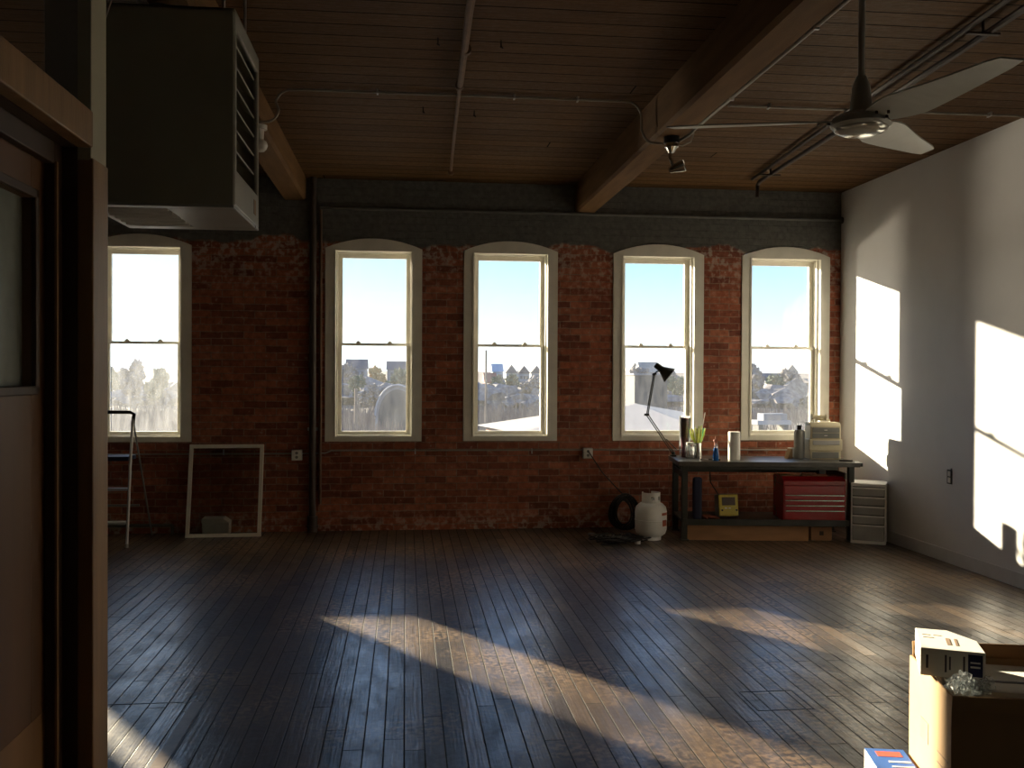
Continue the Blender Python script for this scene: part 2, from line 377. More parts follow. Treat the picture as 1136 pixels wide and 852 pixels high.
# ---------------------------------------------------------------- the room
D, XR, XL, YB, CZ = 9.70, 4.63, -5.8, -3.2, 3.555
struct(MB().box(XL-.2, XR+.2, YB-.2, D+.02, -.2, 0).build('floor', 'floor'), 'dark worn narrow-board wooden floor')
struct(MB().box(XL-.2, XR+.2, YB-.2, D+.21, CZ, CZ+.2).build('ceiling', 'ceiling'), 'brown painted board ceiling')
struct(MB().box(XR, XR+.2, YB-.2, D+.21, -.2, CZ).build('wall_right', 'white_wall'), 'white plastered side wall with sun patches')
struct(MB().box(XL-.2, XL, YB-.2, D+.21, -.2, CZ).build('wall_left', 'side_wall'))
struct(MB().box(XL, XR, YB-.2, YB, -.2, CZ).build('wall_rear', 'side_wall'))
struct(MB().prism([(XR-.016, 0), (XR, 0), (XR, .11), (XR-.010, .11)], 'y', YB, D).build('baseboard_right', 'base'))

WC = [(-4.925, 0), (-2.60, 1), (-.322, 2), (1.075, 3), (2.633, 4), (4.020, 5)]
HW, ZB, ZS, ZA = .488, .904, 2.861, 2.964      # half width, bottom, spring, apex
GB, GM, GT, GH = 1.004, 1.893, 2.779, .323     # glass bottom, meeting rail, top, half width
def arc(cx, hw, zs, za, n=14):
    h = za-zs; rad = (hw*hw+h*h)/(2*h); zc = za-rad; a = math.asin(hw/rad)
    return [(cx+rad*math.sin(-a+2*a*i/n), zc+rad*math.cos(-a+2*a*i/n)) for i in range(n+1)]
wb = MB(); x = XL-.2; Y1 = D+.21
for cx, _ in WC:
    wb.box(x, cx-HW, D, Y1, -.2, CZ); wb.box(cx-HW, cx+HW, D, Y1, -.2, ZB)
    wb.prism(arc(cx, HW, ZS, ZA)+[(cx+HW, CZ), (cx-HW, CZ)], 'y', D, Y1)
    x = cx+HW
wb.box(x, XR+.2, D, Y1, -.2, CZ)
struct(wb.build('wall_back', 'brick'), 'red brick wall with a grey painted band above five arched windows')

for cx, i in WC:
    GH = .323 if i else .075  # first window is out of view, its glass narrowed to shape the floor streak
    w = bpy.data.objects.new('window_%d' % (i+1), None); COL.objects.link(w); w.location = (cx, D, ZB); struct(w)
    f = MB(); e = HW-.002; A = arc(cx, e, ZS-.002, ZA-.002)
    cw = .105; ztop = GT+.055
    yf, ye = D-.012, D+.205
    # casing: sides, bottom, arched head board
    f.box(cx-e, cx-e+cw, yf, D+.10, ZB+.002, ZS-.03); f.box(cx+e-cw, cx+e, yf, D+.10, ZB+.002, ZS-.03)
    f.box(cx-e+cw, cx+e-cw, yf, D+.10, ZB+.002, GB-.045)
    f.prism([(cx-e, ZS-.03)]+A+[(cx+e, ZS-.03), (cx+e-cw, ZS-.03), (cx+e-cw, ztop), (cx-e+cw, ztop), (cx-e+cw, ZS-.03)], 'y', yf, D+.10)
    # jamb box to the outside
    k = GH+.045
    for s in (-1, 1):
        a, b = cx+s*k, cx+s*e; f.box(min(a, b), max(a, b), D+.10, ye, ZB+.002, ZS-.03)
        a, b = cx+s*(k-.002), cx+s*(e-cw+.002); f.box(min(a, b), max(a, b), D+.05, D+.09, GB-.05, ztop)       # stop bead
        a, b = cx+s*(e-cw), cx+s*(e-cw+.018); f.box(min(a, b), max(a, b), yf-.008, yf, GB-.06, ztop+.01)   # moulding edge
    f.box(cx-k, cx+k, D+.10, ye, ZB+.002, GB-.05)
    f.prism([(cx-e, ZS-.03)]+A+[(cx+e, ZS-.03), (cx+k, ztop-.01), (cx-k, ztop-.01)], 'y', D+.10, ye)
    # inner bottom bead
    f.box(cx-k-.02, cx+k+.02, D+.02, D+.09, GB-.06, GB-.035)
    f.build('window_frame', 'frame', w, world=True, bevel=.003)
    for nm, z0, z1, y0, st in (('upper_sash', GM-.012, GT+.045, D+.15, .04), ('lower_sash', GB-.05, GM+.012, D+.105, .045)):
        s = MB(); gi = GH if nm == 'upper_sash' else GH+.004
        s.box(cx-k, cx-gi, y0, y0+.04, z0, z1); s.box(cx+gi, cx+k, y0, y0+.04, z0, z1)
        if nm == 'upper_sash': g0, g1 = GM+.012, GT
        else: g0, g1 = GB, GM-.012
        s.box(cx-gi, cx+gi, y0, y0+.04, z0, g0); s.box(cx-gi, cx+gi, y0, y0+.04, g1, z1)
        so_ = s.build(nm, 'frame', w, world=True, bevel=.002)
        gm = 'glass_up' if nm == 'upper_sash' else ('glass_dirty' if i <= 1 else 'glass_lo')
        MB().box(cx-gi, cx+gi, y0+.018, y0+.021, g0, g1).build('glass_pane', gm, so_, world=True)
        if nm == 'lower_sash':
            for dx in (-.16, .16):
                MB().box(cx+dx-.022, cx+dx+.022, y0-.008, y0+.03, GM+.012, GM+.024).cyl((cx+dx, y0, GM+.018), (cx+dx, y0, GM+.034), .014).build('sash_lock', 'frame', so_, world=True, smooth=True)

# beams
for nm, x0, x1, z0 in (('trim_1', 1.735, 1.955, 3.27), ('trim_2', -1.225, -1.0, 3.33)):
    mb = MB(); c = .022
    mb.prism([(x0+c, z0), (x1-c, z0), (x1, z0+c), (x1, CZ), (x0, CZ), (x0, z0+c)], 'y', YB, D)
    struct(mb.build(nm, 'beam'), 'heavy brown ceiling beam')
# ledge pipe along the wall, heavy riser and thin pipe
zc = 3.255
tag(MB().cyl((-.86, D-.035, zc), (XR-.005, D-.035, zc), .017).cyl((XR-.03, D-.035, zc), (XR-.002, D-.035, zc), .035).build('wall_pipe', 'greypaint', smooth=True), 'thin grey pipe running along the painted band above the windows', 'pipe')
t = thing('riser_pipe', 'dark cast-iron riser pipe from floor to ceiling left of the second arched window', 'pipe', (-.925, D-.05, 0))
MB().cyl((0, 0, .06), (0, 0, CZ), .034).build('pipe', 'darkpipe', t, smooth=True)
MB().cyl((0, 0, 0), (0, 0, .16), .052).cyl((0, 0, .05), (0, 0, .07), .06).build('foot_fitting', 'darkpipe', t, smooth=True)
MB().box(-.05, .05, -.004, .048, 1.02, 1.05).build('pipe_bracket', 'steel', t)
MB().box(-.05, .05, -.004, .048, 3.08, 3.12).build('pipe_bracket', 'darkpipe', t)
tag(MB().cyl((-.852, D-.018, .28), (-.852, D-.018, 3.24), .015).build('riser_pipe', 'brownpipe', smooth=True), 'thin brown pipe standing right beside the dark cast-iron riser', 'pipe')
# conduits under the sills
t = thing('wall_conduit', 'thin metal conduit clipped to the brick under the window sills', 'conduit', (0, D-.012, .8))
p = [(-4.5, D-.012, .788), (-1.079, D-.012, .786), (-.80, D-.012, .79), (-.74, D-.012, .815), (1.83, D-.012, .812), (4.6, D-.012, .80)]
MB().tube(p, .008).build('conduit_tube', 'conduit', t, world=True, smooth=True)
mb = MB()
for xx in (-1.8, .1, 1.3, 3.4): MB().box(xx-.006, xx+.006, D-.024, D, .775, .83).build('conduit_clip', 'steel', t, world=True)
mb.b.free()
tag(MB().cyl((-4.5, D-.06, .09), (-2.28, D-.06, .09), .016).cyl((-2.28, D-.06, .09), (-2.28, D-.06, 0), .016).build('heating_pipe', 'greypaint', smooth=True), 'low grey pipe along the brick behind the stepladder foot', 'pipe')

def outlet(loc, label):
    t = thing('outlet_box', label, 'electrical outlet', loc)
    MB().box(-.052, .052, -.045, 0, -.055, .055).build('box', 'steel', t, bevel=.006)
    MB().box(-.046, .046, -.051, -.045, -.05, .05).build('cover_plate', 'white', t, bevel=.003)
    for z in (-.02, .022): MB().cyl((0, -.052, z), (0, -.054, z), .015).box(-.008, -.005, -.056, -.053, z-.005, z+.006).box(.005, .008, -.056, -.053, z-.005, z+.006).build('socket', 'grey', t)
    return t
outlet((-1.079, D-.021, .775), 'white outlet box on the brick between the leaning sash and the dark riser pipe')
outlet((1.878, D-.021, .780), 'white outlet box on the brick with a black cord plugged into it')
t = thing('outlet_box', 'open black-rimmed outlet hole low on the white side wall', 'electrical outlet', (XR, 7.618, .736))
MB().box(-.006, 0, -.035, .035, -.06, .06).build('box', 'black', t)
MB().box(-.010, -.005, -.018, .018, -.05, -.004).box(-.010, -.005, -.018, .018, .006, .05).build('socket', 'white', t, bevel=.002)
MB().box(-.012, -.006, -.038, -.030, .045, .075).build('tab', 'black', t)

# ceiling conduits and pipes
zc = CZ-.018
def arcpts(c, r, a0, a1, plane, n=8):
    out = []
    for i in range(n+1):
        a = R(a0+(a1-a0)*i/n); u, v = r*math.cos(a), r*math.sin(a)
        out.append((c[0]+u, c[1], c[2]+v) if plane == 'xz' else (c[0]+u, c[1]+v, c[2]) if plane == 'xy' else (c[0], c[1]+u, c[2]+v))
    return out
t = thing('ceiling_conduit', 'thin conduit crossing the ceiling between the two beams with bent ends', 'conduit', (.4, 6.6, CZ))
pts = [(-1.04, 6.63, 3.31), (-.99, 6.63, 3.31)]+arcpts((-.96, 6.63, 3.40), .09, -90, 0, 'xz')[1:]+arcpts((-.78, 6.63, zc-.11), .11, 180, 90, 'xz')[1:-1]+[(-.7, 6.62, zc), (1.5, 6.61, zc)]+arcpts((1.55, 6.61, zc-.11), .11, 90, 0, 'xz')[1:]+[(1.66, 6.60, 3.33)]+arcpts((1.75, 6.58, 3.33), .09, 180, 270, 'xz')[1:]+[(1.80, 6.56, 3.235)]
MB().tube(pts, .009).build('conduit_tube', 'conduit', t, world=True, smooth=True)
for xx in (-.2, .75, 1.2): MB().box(xx-.006, xx+.006, 6.59, 6.64, CZ-.03, CZ).build('conduit_clip', 'steel', t, world=True)
t = thing('ceiling_pipe', 'brown pipe running lengthwise under the ceiling boards between the two beams', 'pipe', (.35, 7, CZ))
MB().tube([(.30, -1, 3.50), (.325, 5.0, 3.50), (.35, 6.3, 3.505)], .022).build('pipe', 'brownpipe', t, world=True, smooth=True)
MB().tube([(.35, 6.3, 3.51), (.375, 7.4, 3.515), (.42, 9.05, 3.52)], .013).build('thin_pipe', 'brownpipe', t, world=True, smooth=True)
for yy in (5.6, 6.3, 9.0): MB().cyl((.348 if yy < 8 else .42, yy-.02, 3.508), (.348 if yy < 8 else .42, yy+.02, 3.508), .029).build('coupling', 'brownpipe', t, world=True, smooth=True)
MB().box(.336, .364, 6.36, 6.40, 3.50, CZ).build('pipe_strap', 'brownpipe', t, world=True)
t = thing('ceiling_pipe', 'pair of dark brown pipes under the ceiling passing behind the fan', 'pipe', (3.35, 7, CZ))
MB().tube([(2.93, 1.5, 3.50), (3.20, 5.0, 3.50), (3.36, 7.4, 3.50), (3.45, 9.0, 3.50), (3.455, 9.06, 3.48), (3.455, 9.07, 3.36)], .020).build('pipe', 'darkpipe', t, world=True, smooth=True)
MB().tube([(2.80, 1.5, 3.52), (3.08, 5.0, 3.52), (3.25, 7.4, 3.52), (3.38, 9.0, 3.52)], .016).build('pipe', 'darkpipe', t, world=True, smooth=True)
for a in (4.9, 8.6): MB().box(3.05+(a-4.9)*.07, 3.24+(a-4.9)*.07, a-.012, a+.012, 3.475, 3.488).cyl((3.145+(a-4.9)*.07, a, 3.48), (3.145+(a-4.9)*.07, a, CZ), .008).build('pipe_hanger', 'darkpipe', t, world=True)
t = thing('ceiling_conduit', 'pale conduit crossing the ceiling from beside the beam to the white wall', 'conduit', (3.4, 6.6, CZ))
MB().tube([(2.30, 6.62, zc), (4.50, 6.60, zc), (4.58, 6.60, zc-.01), (XR-.015, 6.60, zc-.06), (XR-.012, 6.60, 3.40)], .009).build('conduit_tube', 'conduit', t, world=True, smooth=True)
for xx in (2.6, 4.3): MB().box(xx-.006, xx+.006, 6.58, 6.635, CZ-.03, CZ).build('conduit_clip', 'steel', t, world=True)
# conduit and black strip along the right-hand beam
t = thing('beam_conduit', 'pale conduit running along the bottom edge of the right-hand beam to the spotlight', 'conduit', (1.97, 6, 3.27))
MB().tube([(1.966, 0, 3.285), (1.966, 6.3, 3.285), (1.95, 6.42, 3.262), (1.91, 6.50, 3.245)], .010).build('conduit_tube', 'conduit', t, world=True, smooth=True)
for yy in (3.2, 4.4, 5.6): MB().box(1.955, 1.98, yy-.008, yy+.008, 3.27, 3.31).build('conduit_clip', 'steel', t, world=True)
tag(MB().box(1.9555, 1.975, 2.6, 5.9, 3.325, 3.345).build('metal_strip', 'black'), 'thin black strip along the side of the right-hand beam', 'strip')
tag(MB().box(1.956, 2.16, 4.55, 4.62, 3.46, CZ-.001).build('wood_block', 'beam', bevel=.003), 'short brown wooden block wedged between the right-hand beam and ceiling', 'block')
t = thing('crossing_cable', 'thin looped cable hanging beside the ceiling spotlight box', 'cable', (1.9, 6.5, 3.25))
MB().tube([(1.86, 6.5, 3.215), (1.93, 6.5, 3.21), (1.99, 6.5, 3.24), (2.01, 6.5, 3.30), (2.0, 6.5, 3.40), (1.985, 6.5, 3.545)], .005).build('cable', 'conduit', t, world=True, smooth=True)
for j, (hx, hy) in enumerate(((.18, 5.55), (.55, 5.55), (.12, 7.0), (.5, 7.05))):
    tag(MB().cyl((hx, hy, CZ), (hx, hy, CZ-.035), .004, seg=8).cyl((hx-.006, hy, CZ-.035), (hx+.012, hy, CZ-.045), .005, seg=8).build('ceiling_hook', 'darkpipe'), 'small dark screw hook in the ceiling boards beside the middle pipe', 'hook', 'hooks around the middle ceiling pipe')

# spotlight under the beam
t = thing('ceiling_spotlight', 'glass spotlight on a round box under the right-hand beam', 'lamp', (1.85, 6.5, 3.27))
MB().cyl((0, 0, 0), (0, 0, -.05), .055, .055, 20).build('junction_box', 'black', t, bevel=.004)
MB().cyl((0, 0, -.05), (0, 0, -.075), .048, .05, 20).cyl((0, 0, -.075), (0, 0, -.11), .04, .022, 20).build('mounting_cup', 'chrome', t, smooth=True)
MB().tube([(-.005, 0, -.10), (-.015, -.01, -.15), (.005, -.02, -.20), (.03, -.02, -.235)], .012).build('swivel_arm', 'chrome', t, smooth=True)
ax = Vector((.75, -.35, .25)).normalized(); q = ax.to_track_quat('Z', 'Y').to_matrix()
MB().lathe([(.0, -.045), (.02, -.04), (.026, -.01), (.040, .04), (.044, .065), (.040, .07), (.036, .062), (.0, .05)], (.02, -.02, -.225), 24, q).build('lamp_head', 'chrome', t, smooth=True)

# bulb on the left beam
t = thing('bulb_fixture', 'round white bulb in a socket under the left-hand beam beside the heater', 'lamp', (-1.02, 6.8, 3.33))
MB().cyl((0, 0, 0), (0, 0, -.03), .05).cyl((0, 0, -.03), (0, 0, -.10), .03, .026).build('socket', 'white', t, smooth=True)
MB().lathe([(.0, -.19), (.03, -.183), (.047, -.165), (.055, -.14), (.047, -.115), (.026, -.10)], (0, 0, -.0), 24).build('bulb', 'bulb', t, smooth=True)

# ---------------------------------------------------------------- door partition, left foreground
ZH_ = 2.22
w = bpy.data.objects.new('wall_partition', None); COL.objects.link(w); w.location = (-.8, 2.6, 0); struct(w)
MB().box(-.99, -.80, YB, -.35, 0, 2.27).build('partition_panel', 'side_wall', w, world=True)
MB().box(-.942, -.84, 2.606, 2.668, ZH_, CZ).build('corner_post', 'postgrey', w, world=True, bevel=.003)
pb = MB().box(-.84, -.805, 2.545, 2.668, 2.14, CZ); pb.build('painted_board', 'post_white', w, world=True, bevel=.003)
d = bpy.data.objects.new('door_1', None); COL.objects.link(d); d.location = (-.9, 1.6, 0); struct(d)
DY0, DY1, ZH = .55, 2.545, 2.175
mb = MB().box(-.84, -.80, 2.545, 2.668, 0, 2.15).box(-.84, -.80, -.35, 2.545, ZH, 2.268).box(-.84, -.80, DY0-.115, DY0, 0, ZH)
mb.build('door_casing', 'casing', d, world=True, bevel=.004)
mb = MB().box(-.99, -.84, DY1-.0, DY1+.06, 0, ZH+.03).box(-.99, -.84, DY0-.05, DY0, 0, ZH+.03).box(-.99, -.84, DY0, DY1, ZH, ZH+.04)
mb.box(-.90, -.875, DY1-.055, DY1, 0, ZH).box(-.90, -.875, DY0, DY1-.055, ZH-.055, ZH)
mb.build('door_jamb', 'jamb', d, world=True, bevel=.003)
MB().box(-.874, -.868, DY1-.06, DY1-.05, 0, ZH-.05).build('stop_bead', 'casing', d, world=True)
# the leaf: stiles, rails and a glazed opening, set behind the stop
zx0, zx1 = -.945, -.902
lf = MB(); y1 = DY1-.004; y0 = DY0+.004
wz0, wz1, wy0, wy1 = 1.565, 2.02, .95, 2.41
lf.box(zx0, zx1, wy1, y1, .0, ZH-.004).box(zx0, zx1, y0, wy0, .0, ZH-.004).box(zx0, zx1, wy0, wy1, wz1, ZH-.004).box(zx0, zx1, wy0, wy1, .74, wz0)
leaf = lf.build('door_leaf', 'door', d, world=True, bevel=.002)
MB().box(zx0+.004, zx1+.001, y0, y1-.02, .01, .745).build('kick_panel', 'door_low', leaf, world=True)
MB().box(zx0+.015, zx0+.022, wy0, wy1, wz0, wz1).build('door_glass', 'wire_glass', leaf, world=True)
mb = MB()
mb.box(zx1, zx1+.012, wy0-.02, wy1+.02, wz1, wz1+.022).box(zx1, zx1+.012, wy0-.02, wy1+.02, wz0-.022, wz0).box(zx1, zx1+.012, wy1, wy1+.022, wz0-.02, wz1+.02).box(zx1, zx1+.012, wy0-.022, wy0, wz0-.02, wz1+.02)
mb.build('glazing_bead', 'jamb', leaf, world=True, bevel=.003)
MB().box(zx1, zx1+.012, .62, .68, .95, 1.15).cyl((zx1, .65, 1.05), (zx1+.06, .65, 1.05), .012).cyl((zx1+.05, .65, 1.05), (zx1+.08, .65, 1.05), .028).build('door_handle', 'chrome', leaf, world=True)
# hanging dark rod above the door
tag(MB().tube([(-1.35, 3.2, CZ), (-1.335, 3.19, 3.1), (-1.385, 3.2, 2.66)], .014).build('hanging_rod', 'darkpipe', smooth=True), 'dark hanging rod seen above the door head', 'rod')

# ---------------------------------------------------------------- unit heater
t = thing('unit_heater', 'big dark green ceiling-hung unit heater in front of the left-hand beam', 'heater', (-1.05, 4.5, 2.31))
x0, x1, y0, y1, z0, z1 = -1.36, -.735, 4.20, 4.87, 2.31, 3.17
cs = MB().box(x0, x1-.004, y0, y0+.02, z0+.012, z1).box(x0, x1, y1-.02, y1, z0+.012, z1).box(x0, x0+.02, y0, y1, z0+.012, z1).box(x0, x1, y0, y1, z1-.02, z1)
cs.build('casing', 'heater', t, world=True, bevel=.006)
fr = MB().box(x1-.02, x1, y0+.004, y1, z0+.012, z0+.17).box(x1-.02, x1, y0+.004, y1, z1-.08, z1-.004).box(x1-.02, x1, y0+.004, y0+.045, z0+.16, z1-.07).box(x1-.02, x1, y1-.045, y1, z0+.16, z1-.07)
fr.build('outlet_frame', 'heater_light', t, world=True, bevel=.006)
MB().box(x1-.13, x1-.12, y0+.02, y1-.02, z0+.1, z1-.05).build('core', 'black', t, world=True)
n = 7
for k in range(n):
    zc = z0+.20+k*(z1-z0-.30)/(n-1)
    MB().box(-.035, .035, y0+.046, y1-.046, -.003, .003, rot=Matrix.Rotation(R(38), 3, 'Y'), at=(x1-.045, 0, zc)).build('louver', 'heater', t, world=True)
bt = MB().box(x0, x1-.004, y0+.001, y0+.06, z0, z0+.014).box(x0, x1, y1-.09, y1, z0, z0+.014).box(x1-.30, x1-.004, y0+.06, y1-.09, z0, z0+.014).box(x0, x0+.03, y0+.06, y1-.09, z0, z0+.014)
bt.build('bottom_panel', 'heater_light', t, world=True, bevel=.004)
MB().box(x0+.02, x1-.28, y0+.05, y1-.08, z0+.03, z0+.035).build('grille_back', 'black', t, world=True)
for k in range(6):
    yy = y0+.09+k*.085; MB().cyl((x0+.03, yy, z0+.004), (x1-.30, yy, z0+.004), .011, seg=8).build('grille_bar', 'whiteplastic', t, world=True)
MB().box(x1, x1+.002, y1-.16, y1-.10, z0+.06, z0+.13).build('rating_plate', 'greyprint', t, world=True)
for xx in (x0+.06, x1-.06):
    for yy in (y0+.06, y1-.06): MB().cyl((xx, yy, z1), (xx, yy, CZ), .008, seg=8).build('hanger_rod', 'steel', t, world=True)
MB().cyl((x0+.2, y1-.2, z1), (x0+.2, y1-.2, CZ), .06).build('flue', 'heater', t, world=True, smooth=True)
tag(MB().tube([(-.80, 2.67, CZ), (-.79, 2.72, 3.2), (-.775, 2.72, 2.85), (-.80, 2.70, 2.62), (-.83, 2.68, 2.5)], .0025, 6).build('hanging_wire', 'conduit', smooth=True), 'thin pale wire curling down beside the painted post', 'wire')

# ---------------------------------------------------------------- ceiling fan
FX, FY, FZ = 1.897, 3.8, 2.655
t = thing('ceiling_fan', 'three-bladed grey-green ceiling fan hanging on a long downrod', 'ceiling fan', (FX, FY, FZ))
MB().cyl((0, 0, .10), (0, 0, CZ-FZ-.04), .0135).build('downrod', 'fan', t, smooth=True)
MB().lathe([(.0, CZ-FZ-.07), (.03, CZ-FZ-.07), (.07, CZ-FZ-.0), (.0, CZ-FZ)], (0, 0, 0)).build('canopy', 'fan', t, smooth=True)
MB().lathe([(.0, .20), (.02, .20), (.026, .185), (.036, .16), (.046, .06), (.05, .03), (.0, .03)]).build('rod_cover', 'fan', t, smooth=True)
MB().lathe([(.0, .04), (.09, .04), (.118, .022), (.124, -.005), (.112, -.018), (.0, -.018)]).build('motor_housing', 'fan', t, smooth=True)
MB().lathe([(.112, -.016), (.104, -.030), (.07, -.043), (.0, -.047)]).build('bottom_cap', 'fancap', t, smooth=True)
for a in (160, 280, 40):
    ra = R(a+1); rows = []; mb = MB(); nr = 12; vs = []
    ca, sa = math.cos(ra), math.sin(ra); L0, L1 = .09, .775
    for i in range(nr+1):
        u = i/nr; rr = L0+(L1-L0)*u
        wd = .052+.045*math.sin(min(1, u/.28)*math.pi/2) - .052*max(0, u-.28)/.72
        off = .012*math.sin(u*math.pi)
        if i == nr: wd *= .8
        tw = -R(15-7*u); zz = .018+.012*u
        for sgn, th in ((1, 0), (-1, 0), (-1, -.006), (1, -.006)):
            lat = sgn*wd+off; skew = (.03 if sgn > 0 else -.0)*(u**6)
            X = rr+skew; Yl = lat*math.cos(tw); Z = zz+lat*math.sin(tw)+th
            vs.append((X*ca-Yl*sa, X*sa+Yl*ca, Z))
    V = [mb.b.verts.new(v) for v in vs]
    for i in range(nr):
        for k in range(4):
            a0 = i*4+k; a1 = i*4+(k+1) % 4; mb.b.faces.new((V[a0], V[a1], V[a1+4], V[a0+4]))
    mb.b.faces.new(V[0:4]); mb.b.faces.new(V[-4:])
    bl = mb.build('blade', 'fan', t, smooth=False)
    for (rr, la) in ((.13, .025), (.13, -.025), (.17, 0)):
        c = Vector((rr*ca-la*sa, rr*sa+la*ca, .014-la*.25)); MB().cyl(c, c+Vector((0, 0, -.012)), .006, seg=8).build('blade_screw', 'darkpipe', bl)

# ---------------------------------------------------------------- workbench
BR = -R(7.9); BL = (2.607, 8.85, 0)
bench = thing('workbench', 'long dark steel workbench under the two right-hand windows', 'workbench', BL, BR)
LW, DP, ZT = 1.735, .70, .765
MB().box(0, LW, 0, DP, ZT-.045, ZT).build('bench_top', 'benchtop', bench, bevel=.004)
MB().box(LW, LW+.03, .02, .16, ZT-.04, ZT-.005).build('vise_end', 'bench', bench, bevel=.003)
for lx in (.04, LW-.105):
    for ly in (.02, DP-.08):
        MB().box(lx, lx+.055, ly, ly+.008, 0, ZT-.045).box(lx, lx+.008, ly, ly+.055, 0, ZT-.045).box(lx-.01, lx+.07, ly-.01, ly+.065, 0, .012).build('leg', 'bench', bench)
MB().box(.05, LW-.06, 0.02, DP-.06, .165, .195).box(.05, LW-.06, .01, .02, .15, .21).build('shelf', 'bench', bench, bevel=.002)
MB().box(.05, LW-.12, DP-.045, DP-.03, .60, .66).build('back_rail', 'bench', bench)
MB().box(.05, .062, .05, DP-.05, .60, .66).build('side_rail', 'bench', bench); MB().box(LW-.13, LW-.118, .05, DP-.05, .60, .66).build('side_rail', 'bench', bench)
MB().box(LW-.36, LW-.30, .10, .16, ZT-.12, ZT-.045).build('hanging_bracket', 'black', bench)
MB().box(.10, LW-.2, .03, .04, ZT-.075, ZT-.045).build('front_apron', 'bench', bench)
BM = Matrix.Translation(BL) @ Matrix.Rotation(BR, 4, 'Z')
def bp_(x, y, z=0): return tuple(BM @ Vector((x, y, z)))

# under the bench
tag(MB().box(.10, 1.26, -.0, .022, 0, .145, rot=Matrix.Rotation(BR, 3, 'Z'), at=(2.607+.01, 8.85+.06, 0)).cyl((2.607+.29, 8.85+.021, .04), (2.607+.29, 8.85+.0245, .04), .001).build('wood_plank', 'plank'), 'long pale pine plank standing on edge under the bench shelf', 'plank')
t = thing('small_crate', 'small brown wooden box on the floor under the right end of the bench', 'box', bp_(1.40, .10), BR)
MB().box(-.10, .10, 0, .18, 0, .13).build('crate_body', 'plank', t, bevel=.003)
MB().box(-.02, .02, -.003, 0, .05, .09).build('crate_mark', 'jamb', t)
# red tool chest
t = thing('tool_chest', 'glossy red steel tool chest with four slim drawers on the bench shelf', 'tool chest', bp_(1.015, .04, .1955), BR)
MB().box(0, .60, .012, .40, 0, .345).build('chest_body', 'red', t, bevel=.006)
z = .01
for k, h in enumerate((.10, .05, .05, .05)):
    dr = MB().box(.012, .588, 0, .014, z, z+h-.006).build('drawer', 'red', t, bevel=.003)
    MB().box(.02, .58, -.012, .0, z+h-.016, z+h-.009).build('drawer_handle', 'chrome', dr, bevel=.002)
    z += h
MB().box(.012, .588, 0, .014, z, .34).build('top_panel', 'red', t, bevel=.003)
lid = MB().prism([(.0, .345), (.40, .345), (.40, .40), (.36, .425), (.06, .425), (.0, .385)], 'x', 0, .60); lid.build('lid', 'red', t, bevel=.004)
MB().tube([(.22, .20, .425), (.22, .20, .447), (.24, .20, .452), (.36, .20, .452), (.38, .20, .447), (.38, .20, .425)], .006).build('lid_handle', 'chrome', t, smooth=True)
# yellow meter
t = thing('test_meter', 'yellow boxy test meter with a dark dial propped on the bench shelf', 'meter', bp_(.42, .16, .196), BR+R(8))
q = Matrix.Rotation(R(-10), 3, 'X')
MB().box(0, .205, 0, .11, 0.018, .235, rot=q).build('meter_case', 'grey', t, bevel=.01)
MB().box(.004, .20, -.018, .0, .022, .232, rot=q).build('meter_face', 'yellow', t, bevel=.008)
MB().box(.035, .17, -.023, -.017, .125, .205, rot=q).build('dial_window', 'jamb', t, bevel=.004)
MB().box(.06, .085, -.021, -.017, .095, .102, rot=q).box(.10, .12, -.021, -.017, .095, .102, rot=q).build('face_marks', 'white', t)
for xx in (.03, .175): MB().cyl((xx, -.026, .083), (xx, -.010, .083), .008).build('knob', 'black', t)
t2 = tag(MB().box(.15, .24, .04, .10, .197, .61, rot=Matrix.Rotation(BR, 3, 'Z'), at=BL).build('cloth_roll', 'navycloth', bevel=.025, seg=4), 'tall dark blue roll standing on the shelf against the left leg', 'cloth roll')
gl_ = thing('work_glove', 'worn reddish-brown leather glove lying on the bench shelf', 'glove', bp_(.24, .12, .196), BR-R(12))
MB().ico((.05, .02, .022), .05, 3, (1.3, .8, .42), .15, 3).build('palm', 'leather', gl_, smooth=True)
for k, (yy, ln) in enumerate(((-.02, .06), (0.0, .075), (.02, .07), (.04, .055))):
    MB().tube([(.09, yy, .022), (.11+ln*.5, yy-.004*k, .022), (.10+ln, yy-.006*k, .014)], [.012, .011, .007]).build('finger', 'leather', gl_, smooth=True)
MB().tube([(.03, -.02, .02), (.05, -.05, .018), (.07, -.065, .012)], [.014, .012, .007]).build('thumb', 'leather', gl_, smooth=True)
tag(MB().tube([bp_(.42, .64, .60), bp_(.42, .60, .50), bp_(.46, .40, .40), bp_(.50, .36, .38), bp_(.53, .35, .41)], .005).build('meter_cord', 'black', smooth=True), 'black cord hanging behind the yellow meter', 'cord')

# on the bench
ZT2 = ZT
def bench_thing(name, label, cat, wx, wy, rz=0): return thing(name, label, cat, (wx, wy, ZT2), rz)
